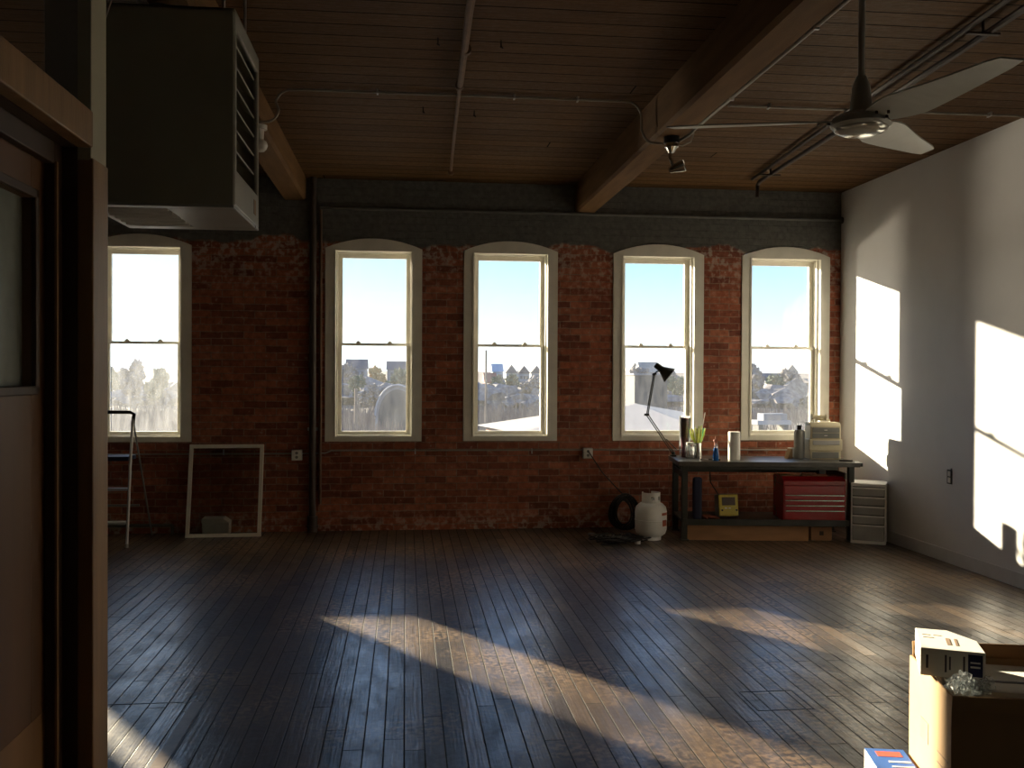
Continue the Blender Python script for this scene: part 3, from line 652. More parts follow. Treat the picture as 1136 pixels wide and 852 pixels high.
# lamp: world positions
t = bench_thing('desk_lamp', 'dark green jointed desk lamp clamped to the left end of the bench', 'desk lamp', 2.715, 9.40)
b0 = Vector((2.715, 9.40, ZT)); el = Vector((2.385+.03, 9.30, 1.195)); hd = Vector((2.47, 9.25, 1.60))
MB().box(2.69, 2.74, 9.37, 9.44, ZT, ZT+.02).cyl((2.715, 9.40, ZT+.015), (2.715, 9.40, ZT+.05), .02).build('clamp', 'lampgreen', t, world=True, bevel=.003)
b1 = b0+Vector((0, 0, .045))
for k in (-.011, .011): MB().cyl(b1+Vector((k, 0, -.01)), el+Vector((k, 0, 0)), .0055, seg=8).build('lower_arm', 'lampgreen', t, world=True)
MB().tube([b1+Vector((.03, -.01, .03)), b1.lerp(el, .35)+Vector((.02, -.01, 0))], .006).build('spring', 'lampgreen', t, world=True)
MB().cyl(el+Vector((-.02, 0, 0)), el+Vector((.02, 0, 0)), .012).box(el.x-.03, el.x+.015, 9.295, 9.305, el.z-.01, el.z+.012).build('elbow', 'lampgreen', t, world=True)
for k in (-.006, .008): MB().cyl(el+Vector((k, 0, 0)), hd+Vector((k, 0, 0)), .006, seg=8).build('upper_arm', 'lampgreen', t, world=True)
MB().cyl(hd+Vector((-.015, 0, -.005)), hd+Vector((.02, 0, .01)), .014).tube([hd, hd+Vector((.025, -.01, .03)), hd+Vector((.05, -.02, .03))], .007).build('head_joint', 'lampgreen', t, world=True, smooth=True)
ax = Vector((.62, -.20, -.50)).normalized(); q = ax.to_track_quat('Z', 'Y').to_matrix()
sc_ = hd+Vector((.045, -.02, .07))
MB().lathe([(.0, -.035), (.024, -.035), (.03, -.025), (.032, .035), (.038, .05), (.088, .145), (.084, .146), (.034, .052), (.0, .045)], sc_-ax*.012, 28, q).build('lamp_shade', 'lampgreen', t, world=True, smooth=True)
# plum vase, jar, cup, brushes
t = bench_thing('tall_vase', 'tall plum-coloured glass vase beside the desk lamp', 'vase', 2.805, 9.30)
MB().lathe([(.0, 0), (.03, 0), (.034, .015), (.028, .06), (.036, .14), (.045, .22), (.05, .32), (.05, .40), (.044, .40), (.044, .32), (.039, .22), (.0, .05)]).build('vase_body', 'purple', t, smooth=True)
MB().lathe([(.052, .01), (.0555, .02), (.053, .20), (.057, .42), (.055, .42), (.051, .20)], seg=28).build('clear_sleeve', 'clear', t, smooth=True)
t = bench_thing('glass_jar', 'squat clear glass jar between the plum vase and steel cup', 'jar', 2.82, 9.16)
MB().lathe([(.0, 0), (.042, 0), (.045, .01), (.045, .11), (.036, .13), (.036, .15), (.033, .15), (.033, .128), (.041, .108), (.041, .012), (.0, .006)]).build('jar_body', 'clear', t, smooth=True)
MB().lathe([(.038, .135), (.040, .135), (.040, .16), (.0, .162), (.0, .158), (.038, .156)]).build('jar_lid', 'white', t, smooth=True)
t = bench_thing('steel_cup', 'steel cup crammed with lime and green handled tools', 'cup', 2.90, 9.17)
MB().lathe([(.0, 0), (.04, 0), (.041, .004), (.041, .155), (.038, .155), (.038, .006), (.0, .006)]).build('cup_body', 'chrome', t, smooth=True)
cupx, cupy = 2.90, 9.17
for k in range(12):
    a = k/11*2-1; yy = random.uniform(-.03, .03)
    L = .31+random.uniform(-.03, .02); m_ = 'green' if k in (9, 10) else 'lime'
    o = MB().tube([(cupx+a*.018, cupy+yy*.3, ZT+.008), (cupx+a*.034, cupy+yy, ZT+.15), (cupx+a*.068, cupy+yy*1.6, ZT+L*.75), (cupx+a*.088, cupy+yy*2, ZT+L)], [.003, .006, .008, .006], 6).build('marker', m_, smooth=True)
    tag(o, ('bright green handle leaning right in the steel cup' if m_ == 'green' else 'lime-yellow handle fanned out of the steel cup'), 'marker', 'green handles in the steel cup' if m_ == 'green' else 'lime handles in the steel cup')
tag(MB().cyl((cupx-.01, cupy-.02, ZT+.01), (cupx+.065, cupy-.025, ZT+.46), .0035, seg=8).build('stirring_rod', 'paper'), 'thin white rod standing tallest in the steel cup', 'rod')
t = bench_thing('pliers', 'dark pair of pliers lying on the bench in front of the steel cup', 'pliers', 2.93, 8.98, R(-25))
MB().box(-.01, .02, -.012, .012, 0, .012).prism([(-.01, -.011), (-.01, .011), (-.06, .003), (-.06, -.003)], 'z', 0, .011).build('jaws', 'steel', t, bevel=.002)
for s in (-1, 1): MB().tube([(.015, s*.006, .007), (.06, s*.022, .007), (.13, s*.018, .007)], .006).build('handle', 'black', t, smooth=True)
t = bench_thing('spray_bottle', 'small bottle of blue liquid with a dark red trigger cap', 'spray bottle', 2.995, 8.90)
MB().lathe([(.0, 0), (.026, 0), (.029, .006), (.028, .08), (.018, .125), (.0, .126)]).build('liquid_body', 'bluel', t, smooth=True)
MB().lathe([(.018, .125), (.012, .16), (.011, .185), (.0, .186)]).build('neck', 'clear', t, smooth=True)
MB().box(-.022, .012, -.008, .008, .185, .205).box(-.014, -.008, -.006, .006, .15, .187).cyl((0, 0, .17), (0, 0, .187), .012).cyl((.0, 0, .2), (.0, 0, .235), .006).build('trigger', 'orange', t, bevel=.002)
t = bench_thing('paper_towel_roll', 'upright white paper towel roll in the middle of the bench', 'paper towel roll', 3.20, 8.96)
MB().lathe([(.02, 0), (.056, 0), (.058, .003), (.058, .275), (.056, .278), (.02, .278)], seg=36).build('roll', 'paper', t, smooth=True)
MB().lathe([(.018, -.0), (.02, 0), (.02, .278), (.018, .278)]).build('core', 'card', t, smooth=True)
t = bench_thing('small_pot', 'small white cup on the bench left of the storage drawers', 'cup', 3.93, 9.28)
MB().lathe([(.0, 0), (.038, 0), (.041, .01), (.048, .085), (.051, .088), (.048, .092), (.045, .085), (.038, .012), (.0, .008)]).build('pot_body', 'whiteplastic', t, smooth=True)
# storage drawers on bench
t = bench_thing('parts_cabinet', 'cream three-tier parts cabinet with small smoky drawers on the bench', 'parts cabinet', 3.99, 8.99, BR)
MB().box(0, .30, 0, .20, 0, .085).build('lower_case', 'cream', t, bevel=.004)
MB().box(.02, .28, -.006, .0, .012, .072).build('lower_tray', 'grey', t, bevel=.002)
MB().box(-.012, .312, -.012, .21, .085, .20).build('middle_case', 'cream', t, bevel=.006)
MB().box(.02, .285, -.018, -.012, .145, .19).build('middle_window', 'drawerfront', t, bevel=.002)
MB().box(0, .30, 0, .20, .20, .33).build('upper_case', 'cream', t, bevel=.006)
MB().prism([(.0, .33), (.20, .33), (.19, .365), (.03, .365)], 'x', .0, .30).build('lid', 'cream', t, bevel=.006)
for k in range(2):
    dr = MB().box(.02, .285, -.006, .0, .212+k*.055, .262+k*.055).build('drawer', 'grey', t, bevel=.002)
    MB().box(.135, .165, -.014, -.006, .232+k*.055, .241+k*.055).build('drawer_pull', 'white', dr, bevel=.002)
MB().tube([(.08, .1, .365), (.08, .1, .39), (.22, .1, .39), (.22, .1, .365)], .008).build('carry_handle', 'cream', t, smooth=True)
t = bench_thing('thread_spool', 'cream rolled tube lying on top of the parts cabinet', 'roll', 4.06, 9.10)
t.location = (4.10, 9.06, ZT+.398)
MB().cyl((-.06, 0, .02), (.07, -.01, .02), .02).cyl((-.068, 0, .02), (-.06, 0, .02), .027).cyl((.07, -.01, .02), (.078, -.01, .02), .027).build('spool_body', 'cream', t, smooth=True)
t = bench_thing('steel_canister', 'grey canister with a dark knobbed cap left of the parts cabinet', 'canister', 3.915, 9.08)
MB().lathe([(.0, 0), (.05, 0), (.052, .005), (.052, .27), (.04, .29), (.0, .292)]).build('canister_body', 'heater_light', t, smooth=True)
MB().cyl((0, 0, .29), (0, 0, .335), .022).build('cap', 'black', t, bevel=.003)
t = bench_thing('wooden_wedge', 'small tan wedge leaning against the grey canister', 'wedge', 3.84, 9.13, R(15))
MB().prism([(-.05, 0), (.01, 0), (.01, .09), (-.005, .10)], 'y', -.03, .03).build('wedge_body', 'card', t, bevel=.003)
t = bench_thing('utility_knife', 'flat black folded tool at the right front corner of the bench', 'knife', 4.26, 8.75, R(-20))
MB().box(-.075, .05, -.014, .014, 0, .016).build('handle', 'black', t, bevel=.004); MB().box(.05, .10, -.010, .008, .004, .008).build('blade', 'steel', t)

# white drawer tower
t = thing('drawer_tower', 'white plastic five-drawer tower on the floor at the right end of the bench', 'drawer unit', (4.225, 8.60, 0), -R(30))
w_, dp, h_ = .315, .33, .575
MB().box(0, w_, 0.01, dp, 0.0, .03).box(0, w_, .0, dp, h_-.03, h_).box(0, .014, .01, dp, .03, h_-.03).box(w_-.014, w_, .01, dp, .03, h_-.03).box(0, w_, dp-.01, dp, .03, h_-.03).build('tower_frame', 'whiteplastic', t, bevel=.005)
z = .032
for k, hh in enumerate((.16, .088, .088, .088, .088)):
    dr = MB().box(.017, w_-.017, .0, .30, z, z+hh-.012).build('drawer', 'drawerfront', t, bevel=.004)
    MB().box(.012, w_-.012, -.012, .004, z+hh-.022, z+hh-.008).build('drawer_lip', 'whiteplastic', dr, bevel=.003)
    z += hh+.0005

# propane tank
t = thing('propane_tank', 'white propane tank with a collar on the floor left of the bench', 'propane tank', (2.375, 8.98, 0), R(15))
MB().lathe([(.0, .02), (.10, .03), (.14, .06), (.153, .10), (.155, .27), (.145, .315), (.11, .35), (.05, .37), (.0, .372)], seg=40).build('tank_body', 'white', t, smooth=True)
MB().lathe([(.095, 0), (.10, 0), (.10, .045), (.095, .045)], seg=32).build('foot_ring', 'white', t, smooth=True)
MB().lathe([(.154, .185), (.157, .187), (.157, .193), (.154, .195)], seg=40).build('weld_seam', 'white', t, smooth=True)
cl = MB(); seg = 30; rr = .085
for k in range(seg):
    a = 2*math.pi*k/seg; a2 = 2*math.pi*(k+1)/seg
    mid = math.degrees((a+a2)/2)
    if 60 < mid < 120: continue                          # gap at the back
    hole = any(abs(mid-h) < 11 for h in (250, 300))
    for z0_, z1_ in (((.35, .385), (.42, .455)) if hole else ((.35, .455),)):
        vs = [(r_*math.cos(b), r_*math.sin(b), zz) for zz in (z0_, z1_) for b in (a, a2) for r_ in (rr, rr+.005)]
        cl.poly(vs, [(0, 1, 5, 4), (2, 3, 7, 6), (0, 2, 6, 4), (1, 3, 7, 5), (4, 5, 7, 6), (0, 1, 3, 2)])
cl.build('collar', 'white', t)
MB().cyl((0, 0, .37), (0, 0, .41), .018).cyl((0, 0, .41), (0, 0, .43), .03).cyl((0, 0, .395), (0, -.05, .395), .012).build('valve', 'chrome', t, smooth=True)
for (a0, a1, z0_, z1_) in ((282, 316, .245, .27), (285, 310, .14, .20)):
    mb = MB(); n = 6
    for k in range(n):
        b0_ = R(a0+(a1-a0)*k/n); b1_ = R(a0+(a1-a0)*(k+1)/n); r_ = .1572
        mb.poly([(r_*math.cos(b0_), r_*math.sin(b0_), z0_), (r_*math.cos(b1_), r_*math.sin(b1_), z0_), (r_*math.cos(b1_), r_*math.sin(b1_), z1_), (r_*math.cos(b0_), r_*math.sin(b0_), z1_)], [(0, 1, 2, 3)])
    mb.build('warning_label', 'orange', t)

# cord from outlet, cable coil, heap
tag(MB().tube([(1.878, D-.075, .80), (1.885, D-.10, .79), (1.92, D-.09, .74), (2.03, D-.08, .58), (2.18, D-.08, .42), (2.30, D-.06, .30), (2.36, D-.06, .12), (2.38, D-.07, .012), (2.45, D-.15, .008)], .006).build('power_cord', 'black', smooth=True), 'black power cord slanting down the brick from the outlet to the floor', 'cord')
mb = MB(); random.seed(5)
for k in range(9):
    r_ = .11+random.uniform(-.02, .03); cx, cy = 2.21+random.uniform(-.03, .03), 9.42+random.uniform(-.03, .03); tl = random.uniform(-.25, .25)
    pts = [(cx+r_*math.cos(a), cy+.03*math.sin(a*2)+tl*.1*math.sin(a), .20+r_*1.35*math.sin(a)) for a in [2*math.pi*i/24 for i in range(25)]]
    mb.tube(pts, .009, 6)
tag(mb.build('cable_coil', 'black', smooth=True), 'upright coil of black cable leaning behind the propane tank', 'cable coil')
t = thing('cable_heap', 'tangled heap of black cables with a metal clamp on the floor by the tank', 'cable heap', (2.0, 8.78, 0))
mb = MB()
for k in range(14):
    x_ = random.uniform(-.2, .1); y_ = random.uniform(-.08, .12); pts = []
    for i in range(14):
        a = i*.75+k; pts.append((x_+.11*math.cos(a)+i*.01, y_+.07*math.sin(a), .012+.035*abs(math.sin(a*.7+k))+.002*k))
    mb.tube(pts, .007, 6)
mb.build('cables', 'black', t, smooth=True)
MB().box(.06, .15, -.10, -.07, .03, .05).box(.06, .075, -.10, -.07, .0, .05).box(.135, .15, -.10, -.07, .0, .05).build('metal_clamp', 'chrome', t, bevel=.004)
MB().lathe([(.02, .0), (.03, 0), (.03, .03), (.02, .03)], (.17, -.09, .005)).build('hose_fitting', 'steel', t, smooth=True)
tag(MB().box(1.83, 1.98, 8.66, 8.73, 0, .012).build('flat_bar', 'black', bevel=.002), 'flat black bar lying left of the cable heap', 'bar')

# leaning glazed sash
t = thing('leaning_sash', 'white framed glass sash leaning against the brick wall right of the stepladder', 'window sash', (-1.755, 9.42, 0), R(1.0))
th = -math.atan2(.215, .885); q = Matrix.Rotation(th, 3, 'X')
hw, hh, b_ = .357, .912, .036
mb = MB()
for a in ((-hw, hw, 0, .03, 0, b_), (-hw, hw, 0, .03, hh-b_, hh), (-hw, -hw+b_, 0, .03, b_, hh-b_), (hw-b_, hw, 0, .03, b_, hh-b_)): mb.box(*a, rot=q)
mb.build('sash_frame', 'frame', t, bevel=.003)
MB().box(-hw+b_, hw-b_, .012, .016, b_, hh-b_, rot=q).build('glass_pane', 'pane', t)
t = thing('storage_box', 'small cream lidded storage box seen through the leaning sash', 'box', (-1.84, 9.585, 0), R(2))
MB().prism([(-.13, 0), (.12, 0), (.125, .125), (-.135, .125)], 'y', -.08, .08).build('box_body', 'paper', t, bevel=.008)
MB().prism([(-.14, .125), (.13, .125), (.07, .17), (-.135, .17)], 'y', -.085, .085).build('lid', 'paper', t, bevel=.005)

# step ladder
t = thing('step_ladder', 'folding aluminium stepladder with black handrail at the far left window', 'step ladder', (-2.78, 9.1, 0))
lx = -2.535; wl = .50
for s, xx in ((0, lx), (1, lx-wl)):
    MB().tube([(xx+(.02 if s == 0 else -.02), 8.93, 0), (xx, 9.12, .80), (xx, 9.20, 1.18)], .013, 10).build('front_rail', 'steel', t, world=True, smooth=True)
    MB().tube([(xx+.07*(1 if s == 0 else -1), 9.60, 0), (xx, 9.22, 1.12)], .009, 8).build('rear_rail', 'grey', t, world=True, smooth=True)
    MB().box(xx-.014, xx+.014, 9.18, 9.22, 1.08, 1.14).build('hinge', 'black', t, world=True)
    MB().cyl((xx+(.02 if s == 0 else -.02), 8.925, 0), (xx+(.02 if s == 0 else -.02), 8.935, .03), .017).build('rubber_foot', 'grey', t, world=True)
MB().tube([(lx, 9.20, 1.13), (lx+.01, 9.20, 1.205), (lx-.03, 9.20, 1.222), (lx-wl+.03, 9.20, 1.222), (lx-wl-.01, 9.20, 1.205), (lx-wl, 9.20, 1.13)], .017, 10).build('handrail', 'black', t, world=True, smooth=True)
MB().box(lx-wl+.01, lx-.01, 9.08, 9.34, .775, .815).build('top_step', 'navycloth', t, world=True, bevel=.005)
for z_, y_ in ((.515, 9.05), (.215, 8.985)): MB().box(lx-wl+.01, lx-.01, y_-.02, y_+.08, z_-.012, z_+.012).build('step', 'steel', t, world=True, bevel=.003)
MB().box(lx-wl+.02, lx-.02, 9.48, 9.50, .30, .32).build('rear_brace', 'grey', t, world=True)
t = thing('hanging_strip', 'x', 'strip', (-2.79, 8.93, .20))
tag(t, 'pale strip hanging from the stepladder rung beside the door post', 'strip')
MB().box(-.012, .012, 0, .012, .11, .325).build('strip', 'grey', t); MB().cyl((0, -.01, .33), (0, .03, .33), .02).build('knob', 'chrome', t)

# floor hatches
for nm, x0_, x1_, y0_, y1_, lab in (('floor_hatch', -1.95, -.955, 3.2, 4.72, 'large worn trapdoor in the boards beside the door post'), ('floor_patch', 1.675, 1.955, 4.33, 4.60, 'small square patch cut in the boards left of the cardboard box')):
    t = thing(nm, lab, 'floor hatch', ((x0_+x1_)/2, (y0_+y1_)/2, 0))
    g = .006; mb = MB().box(x0_, x1_, y1_-g, y1_, 0, .0012).box(x0_, x0_+g, y0_, y1_, 0, .0012).box(x1_-g, x1_, y0_, y1_, 0, .0012).box(x0_, x1_, y0_, y0_+g, 0, .0012)
    mb.build('gap', 'black', t, world=True)
    if nm == 'floor_hatch': MB().box(x1_-.065, x1_-.01, y0_+.01, y1_-.01, 0, .003).build('edge_board', mat('worn_edge', (.16, .11, .075), .4, var=.3, scale=12), t, world=True)

# ---------------------------------------------------------------- cardboard box, right foreground
t = thing('cardboard_box', 'large open cardboard box full of packages on the floor at the lower right', 'cardboard box', (1.70, 2.775, 0), R(-13))
bw, bd, bh, tk = .42, .435, .60, .004
sd = MB().box(0, tk, 0, bd, 0, bh); sd.build('side_panel', 'card', t)
MB().box(bw-tk, bw, 0, bd, 0, bh).build('side_panel', 'card', t)
MB().box(0, bw, 0, tk, 0, bh).build('front_panel', 'card', t)
MB().box(0, bw, bd-tk, bd, 0, bh).build('back_panel', 'card', t)
MB().box(0, bw, 0, bd, 0, tk).build('bottom_panel', 'card', t)
q = Matrix.Rotation(R(7), 3, 'X')
MB().box(0, bw, -tk, 0, -.135, .0, rot=q, at=(0, -.002, bh)).build('front_flap', 'card', t)
q = Matrix.Rotation(R(-8), 3, 'X')
MB().box(0.01, bw, 0, tk, 0, .05, rot=q, at=(0, bd-.004, bh)).build('back_flap', 'card_in', t)
MB().prism([(0.02, bh), (.43, bh), (.41, bh+.004), (.26, bh+.003), (.06, bh+.002)], 'x', .0, tk).build('left_flap', 'card_in', t)
MB().box(-.0015, 0, .22, .30, .36, .43).build('printed_mark', 'greyprint', t)
mb = MB()
for k in range(4): mb.box(-.0012, 0, .03, .13, .27+k*.035, .274+k*.035)
mb.build('printed_lines', 'greyprint', t)
def package(name, label, loc, rz, sx, sy, sz, tilt, marks, m_='paper'):
    o = thing(name, label, 'package', loc, rz); q = Matrix.Rotation(R(tilt), 3, 'X')
    MB().box(0, sx, 0, sy, 0, sz, rot=q).build('carton', m_, o, bevel=.003)
    for (a, b, c, d_, face, mm) in marks:
        k = MB()
        if face == 'top': k.box(a, b, c, d_, sz, sz+.0012, rot=q)
        elif face == 'top2': k.box(a, b, c, d_, sz+.0012, sz+.0022, rot=q)
        elif face == 'front': k.box(a, b, -.0012, 0, c, d_, rot=q)
        else: k.box(-.0012, 0, a, b, c, d_, rot=q)
        k.build('printed_label', mm, o)
    return o
o = thing('paper_package', 'white printed carton with a dark label end on top in the cardboard box', 'package', (1.70, 2.958, .608), R(-26))
o.scale = (.87, .87, .87)
MB().prism([(0, 0), (.225, 0), (.215, .17), (.12, .30), (.0, .30)], 'z', 0, .105).build('carton', 'paper', o, bevel=.003)
for (a, b, c, d_, mm) in ((.165, .215, .012, .095, 'navy'), (.148, .155, .02, .085, 'print'), (.085, .092, .02, .085, 'print'), (.10, .106, .03, .08, 'print'), (.02, .028, .03, .08, 'print'), (.173, .207, .045, .052, 'white'), (.173, .207, .062, .068, 'white')):
    MB().box(a, b, -.0014 if mm != 'white' else -.002, 0, c, d_).build('printed_label', mm, o)
for (a, b, c, d_) in ((.02, .05, .20, .205), (.06, .09, .20, .206), (.10, .115, .07, .17), (.13, .14, .07, .17), (.02, .06, .16, .165)):
    MB().box(a, b, c, d_, .105, .1062).build('printed_label', 'greyprint', o)
package('inner_package', 'white carton filling the lower part of the cardboard box', (1.745, 2.84, .006), R(-18), .30, .31, .592, 0, [(.03, .3, .1, .12, 'top', 'print')])
wr = MB(); random.seed(9)
for k in range(5): wr.ico((1.74+k*.024, 2.825-.006*k, .618+.012*math.sin(k*2)), .026+.006*math.sin(k), 3, (1, .6, .8), .9, k*3)
tag(wr.build('plastic_wrap', 'clear'), 'crumpled clear plastic wrap on the front rim of the cardboard box', 'plastic wrap')
package('blue_carton', 'blue and white carton with a red label beside the cardboard box', (1.597, 2.995, 0), R(-13), .135, .26, .25, 0,
        [(.0, .135, .0, .26, 'top', 'blue'), (.03, .115, .19, .235, 'top2', 'redp'), (.055, .13, .14, .152, 'top2', 'paper'), (.055, .13, .10, .108, 'top2', 'paper'), (.05, .22, .12, .19, 'side', 'redp')])

# ---------------------------------------------------------------- outside
M['field'] = mat('dry_field', (.13, .105, .09), .95, var=.35, scale=.05, stretch=(1, 4, 1))
M['brush'] = mat('dry_brush', (.13, .10, .095), .95, var=.4, scale=.4)
M['treegreen'] = mat('dark_evergreen', (.05, .075, .045), .95, var=.5, scale=.6)
M['treegrey'] = mat('bare_twigs', (.15, .135, .14), .95, var=.4, scale=.9)
M['treeorange'] = mat('autumn_leaves', (.34, .20, .07), .95, var=.3, scale=.9)
M['bark'] = mat('bark', (.16, .12, .10), .95, var=.3)
M['roofdark'] = mat('slate_roof', (.05, .06, .09), .8, var=.15, scale=.5)
M['housewhite'] = mat('white_siding', (.30, .30, .32), .8, var=.06, scale=.5)
M['housegrey'] = mat('grey_siding', (.17, .18, .21), .8, var=.06, scale=.5)
M['housered'] = mat('red_siding', (.25, .07, .045), .8, var=.1, scale=.5)
M['houseblue'] = mat('pale_blue_siding', (.22, .30, .38), .8, var=.06, scale=.5)
M['paleroof'] = mat('pale_roof', (.25, .215, .19), .7, var=.06, scale=.5)
M['darkblock'] = mat('dark_block', (.045, .05, .06), .8, var=.2, scale=.3)
M['road'] = mat('gravel_road', (.19, .17, .15), .9, var=.15, scale=.5)
M['winglass'] = mat('dark_window', (.05, .06, .08), .2)
GZ = -9.0
def gz(x, y): return GZ + max(0, (y-230))*.032 + .5*noise.noise(Vector((x*.02, y*.02, 0)))
mb = MB(); nx, ny = 46, 40; V = []
for j in range(ny+1):
    y = 14+ (j/ny)**2*1400
    for i in range(nx+1):
        x = (i/nx-.5)*2*(60+y*.9); V.append((x, y, gz(x, y) if y < 600 else GZ+11.8))
F = [(j*(nx+1)+i, j*(nx+1)+i+1, (j+1)*(nx+1)+i+1, (j+1)*(nx+1)+i) for j in range(ny) for i in range(nx)]
struct(mb.poly(V, F).build('ground', 'field', smooth=True), 'dry brown field outside the windows')
def at(px, Y):           # x of the sight line at depth Y
    return (px-450)/1050*Y*1.0
def zat(py, Y): return 1.6-(py-414)/1050*Y
def tree(px, Y, top, wpx, kind, label, group='trees beyond the windows'):
    x = at(px, Y); zt = zat(top, Y); w = wpx/1050*Y/2; zb = gz(x, Y)
    o = thing({'treegreen': 'evergreen_tree', 'treegrey': 'bare_tree', 'treeorange': 'autumn_tree'}[kind], label, 'tree', (x, Y, zb), 0)
    h = zt-zb
    MB().cyl((0, 0, -.5), (0, 0, h*.5), .25, .12, 8).build('trunk', 'bark', o)
    mb = MB(); rs = random.Random(int(px*13+Y))
    for k in range(9):
        mb.ico((rs.uniform(-.55, .55)*w, rs.uniform(-.5, .5)*w, h*rs.uniform(.42, .80)), w*rs.uniform(.35, .6), 3, (1, 1, min(1.3, h*.35/w)), .9, rs.uniform(0, 50))
    mb.build('crown', kind, o)
def house(px, Y, top, base, wpx, wall, roof, label, gable='x', name='house'):
    x = at(px, Y); w = wpx/1050*Y/2; zt = zat(top, Y); zb = gz(x, Y)-.3; H = zt-zb; dpt = 5; e = H*.62
    o = thing(name, label, 'building', (x, Y, zb))
    MB().box(-w, w, -dpt, dpt, 0, e).build('walls', wall, o)
    if gable == 'x': MB().prism([(-dpt-.4, e), (dpt+.4, e), (0, H)], 'x', -w-.4, w+.4).build('roof', roof, o)
    else: MB().prism([(-w-.4, e), (w+.4, e), (0, H)], 'y', -dpt-.4, dpt+.4).build('roof', roof, o)
    for k in (-.5, .1, .6): MB().box(k*w-.5, k*w+.5, -dpt-.05, -dpt, e*.55, e*.8).build('window', 'winglass', o)
    return o
n_ = [('second', 'left'), ]
TR = [
 (135, 230, 402, 24, 'treegreen', 'dense green tree at the left in the far left window'),
 (158, 250, 398, 26, 'treegrey', 'bare grey tree filling the middle of the far left window'),
 (183, 240, 404, 26, 'treegreen', 'dense green tree at the right in the far left window'),
 (388, 300, 404, 20, 'treegrey', 'bare grey tree at the left edge of the second window'),
 (400, 260, 416, 22, 'treegreen', 'low green tree below the dark roof in the second window'),
 (419, 330, 403, 20, 'treeorange', 'golden autumn tree in the middle of the second window'),
 (441, 290, 408, 22, 'treegreen', 'green tree at the right in the second window'),
 (415, 245, 424, 34, 'treegrey', 'wide bare thicket tree behind the arched shed in the second window'),
 (553, 300, 414, 16, 'treegreen', 'green tree under the pale blue building in the middle window'),
 (570, 310, 412, 22, 'treegreen', 'green tree under the gabled houses in the middle window'),
 (590, 300, 415, 24, 'treegrey', 'bare tree at the right in the middle window'),
 (712, 330, 405, 26, 'treegrey', 'bare tree behind the dark block in the fourth window'),
 (745, 300, 408, 26, 'treegrey', 'bare tree right of the desk lamp in the fourth window'),
 (758, 280, 416, 22, 'treegreen', 'low green tree at the right edge of the fourth window'),
 (850, 300, 400, 24, 'treegrey', 'tall bare tree at the left in the fifth window'),
 (872, 280, 412, 26, 'treegreen', 'dark green tree in the middle of the fifth window'),
 (893, 300, 404, 24, 'treegrey', 'bare tree at the right in the fifth window'),
]
for a in TR: tree(*a)
HS = [
 (397, 420, 399, 0, 22, 'housegrey', 'roofdark', 'dark roofed grey house on the hill in the second window', 'x'),
 (440, 430, 401, 0, 20, 'housegrey', 'roofdark', 'dark roofed grey house right of the golden tree', 'x'),
 (551, 420, 403, 0, 11, 'houseblue', 'houseblue', 'pale blue house on the hill in the middle window', 'x'),
 (566, 400, 404, 0, 12, 'housewhite', 'roofdark', 'white gabled house beside the pale blue one', 'y'),
 (580, 410, 405, 0, 12, 'housewhite', 'roofdark', 'second white gabled house from the right in the middle window', 'y'),
 (594, 420, 405, 0, 12, 'housewhite', 'roofdark', 'white gabled house at the right edge of the middle window', 'y'),
 (543, 330, 413, 0, 12, 'housered', 'housered', 'red brick house at the left in the middle window', 'x'),
 (705, 420, 401, 0, 12, 'housegrey', 'paleroof', 'grey house on the hill at the left in the fourth window', 'y'),
 (722, 380, 400, 0, 20, 'housewhite', 'paleroof', 'cream house on the hill behind the desk lamp shade', 'x'),
 (868, 320, 412, 0, 22, 'housewhite', 'roofdark', 'long white house among the trees in the fifth window', 'x'),
 (888, 420, 402, 0, 14, 'housewhite', 'paleroof', 'pale house on the hill at the right in the fifth window', 'y'),
]
for a in HS: house(*a)
# dark flat-roofed block in window four
Y = 150; o = thing('flat_roofed_building', 'dark flat-roofed building behind the white roof in the fourth window', 'building', (at(719, Y), Y, gz(at(719, Y), Y)))
xa, xb, zt = at(701, Y)-at(719, Y), at(738, Y)-at(719, Y), zat(415, Y)-o.location.z
MB().box(xa, xb, -4, 4, 0, zt).build('walls', 'darkblock', o); MB().box(xa-.2, xb+.2, -4.2, 4.2, zt, zt+.3).build('parapet', 'housegrey', o)
MB().box(xa+1, xa+2, -4.1, -4, zt*.5, zt*.55).box(xa+2.4, xa+3.4, -4.1, -4, zt*.5, zt*.55).build('window', 'winglass', o)
# near pale hip roof
Y = 60; xp, zp = at(710, Y), zat(447, Y)
o = thing('pale_roofed_building', 'low building with a broad pale pitched roof just outside the fourth window', 'building', (xp, Y, GZ))
el_, er_ = at(572, 44)-xp, at(790, 46)-xp; ze = zat(480, 44)-GZ; zpk = zp-GZ
V = [(el_, -16, ze), (er_, -14, ze), (er_+8, 9, ze-.4), (el_, 9, ze-1.0), (0, 0, zpk), (0, 2, zpk)]
MB().poly(V, [(0, 1, 4), (1, 2, 5, 4), (2, 3, 5), (3, 0, 4, 5), (0, 3, 2, 1)]).build('roof', 'paleroof', o)
MB().box(el_+.6, er_-.8, -13, 7, 0, ze-1.1).build('walls', 'housered', o)
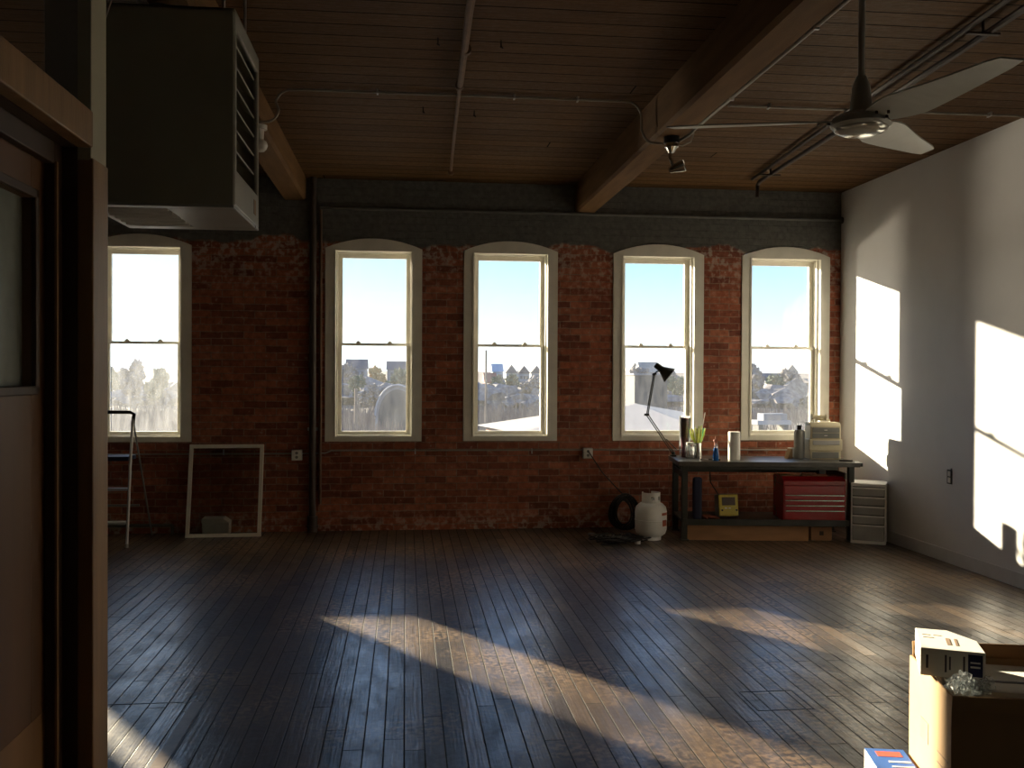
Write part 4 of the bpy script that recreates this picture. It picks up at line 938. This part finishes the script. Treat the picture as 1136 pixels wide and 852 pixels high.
# arched shed, window two
Y = 150; cx = at(441, Y); zb_ = gz(cx, Y); Rr = 24/1050*Y; ht = zat(427, Y)-zb_
o = thing('arched_shed', 'arched metal shed with a bluish roof in the second window', 'shed', (cx, Y, zb_))
pts = [(Rr*math.cos(math.pi*k/14), ht*.45+ht*.55*math.sin(math.pi*k/14)) for k in range(15)]
MB().prism([(Rr, 0)]+pts+[(-Rr, 0)], 'y', 0, 14).build('shell', 'housegrey', o)
pin = [(.86*a, .92*b) for a, b in pts]
MB().prism([(Rr*.86, 0)]+pin+[(-Rr*.86, 0)], 'y', -.1, 0).build('end_wall', 'darkblock', o)
mb = MB(); 
for k in range(14): mb.tube([(pts[k][0], -.2, pts[k][1]), (pts[k+1][0], -.2, pts[k+1][1])], .16, 5)
mb.build('rim', 'housewhite', o)
MB().box(-Rr-1, Rr+2, -4, -.5, 0, 1.0).build('low_wall', 'housewhite', o)
# gravel road in the middle window, trailer in the fifth, pole
for px, Y, py, wpx, lab, nm, mm, cat, hh in (
                            (868, 110, 466, 40, 'long low pale trailer at the bottom of the fifth window', 'flat_trailer', 'housewhite', 'trailer', 1.1),):
    x_ = at(px, Y); w = wpx/1050*Y/2; zz = gz(x_, Y); zt = zat(py, Y)-zz
    o = thing(nm, lab, cat, (x_, Y, zz))
    if nm == 'gravel_bank': MB().prism([(-4, -.3), (4, -.3), (2.5, zt), (-1.5, zt)], 'x', -w, w).build('bank', mm, o)
    else:
        MB().box(-w, w, -1.2, 1.2, zt-.5, zt).build('deck', mm, o)
        for k in (-.75, .75): MB().box(k*w-.3, k*w+.3, -1, 1, 0, zt-.5).build('support', 'darkblock', o)
        MB().box(-w*.6, w*.8, -1, 1, zt, zt+.8).build('load', 'housegrey', o)
tag(MB().cyl((at(539, 160), 160, GZ), (at(539, 160), 160, zat(388, 160)), .22, .16, 8).build('utility_pole', 'bark'), 'thin pole at the left edge of the middle window', 'pole')
tag(MB().cyl((at(396, 150), 150, GZ), (at(396, 150), 150, zat(431, 150)), .3, .25, 8).build('utility_pole', 'bark'), 'short pinkish pole left of the arched shed in the second window', 'pole')
mb = MB(); rs = random.Random(11)
for k in range(210):
    y = rs.uniform(255, 350); x = rs.uniform(-.42, .5)*y; hh = rs.uniform(2.2, 5.0)
    mb.ico((x, y, gz(x, y)+hh*.45), rs.uniform(3.0, 5.5), 2, (1.2, 1, hh/6), .9, k)
tag(mb.build('thicket', 'treegrey'), 'grey bare thicket along the foot of the far hill', 'thicket', kind='stuff')
# dry brush over the field
mb = MB(); rs = random.Random(3); verts = []; faces = []
for k in range(22000):
    y = 85+rs.random()**1.1*150; x = rs.uniform(-.40, .50)*y
    if 690 < 450+1050*x/y < 0: continue
    px = 450+1050*x/y
    if px > 820 and y < 200 and rs.random() < .85: continue
    z = gz(x, y)-.2; h = rs.uniform(1.2, 4.2); lean = rs.uniform(-.5, .5); w = rs.uniform(.06, .22)
    i = len(verts); verts += [(x-w, y, z), (x+w, y+.1, z), (x+lean+w*.3, y, z+h), (x+lean-w*.3, y, z+h*.9)]; faces.append((i, i+1, i+2, i+3))
me = bpy.data.meshes.new('dry_brush'); me.from_pydata(verts, [], faces); me.materials.append(M['brush'])
o = bpy.data.objects.new('dry_brush', me); COL.objects.link(o)
tag(o, 'tangled leafless brush covering the field outside', 'brush', kind='stuff')
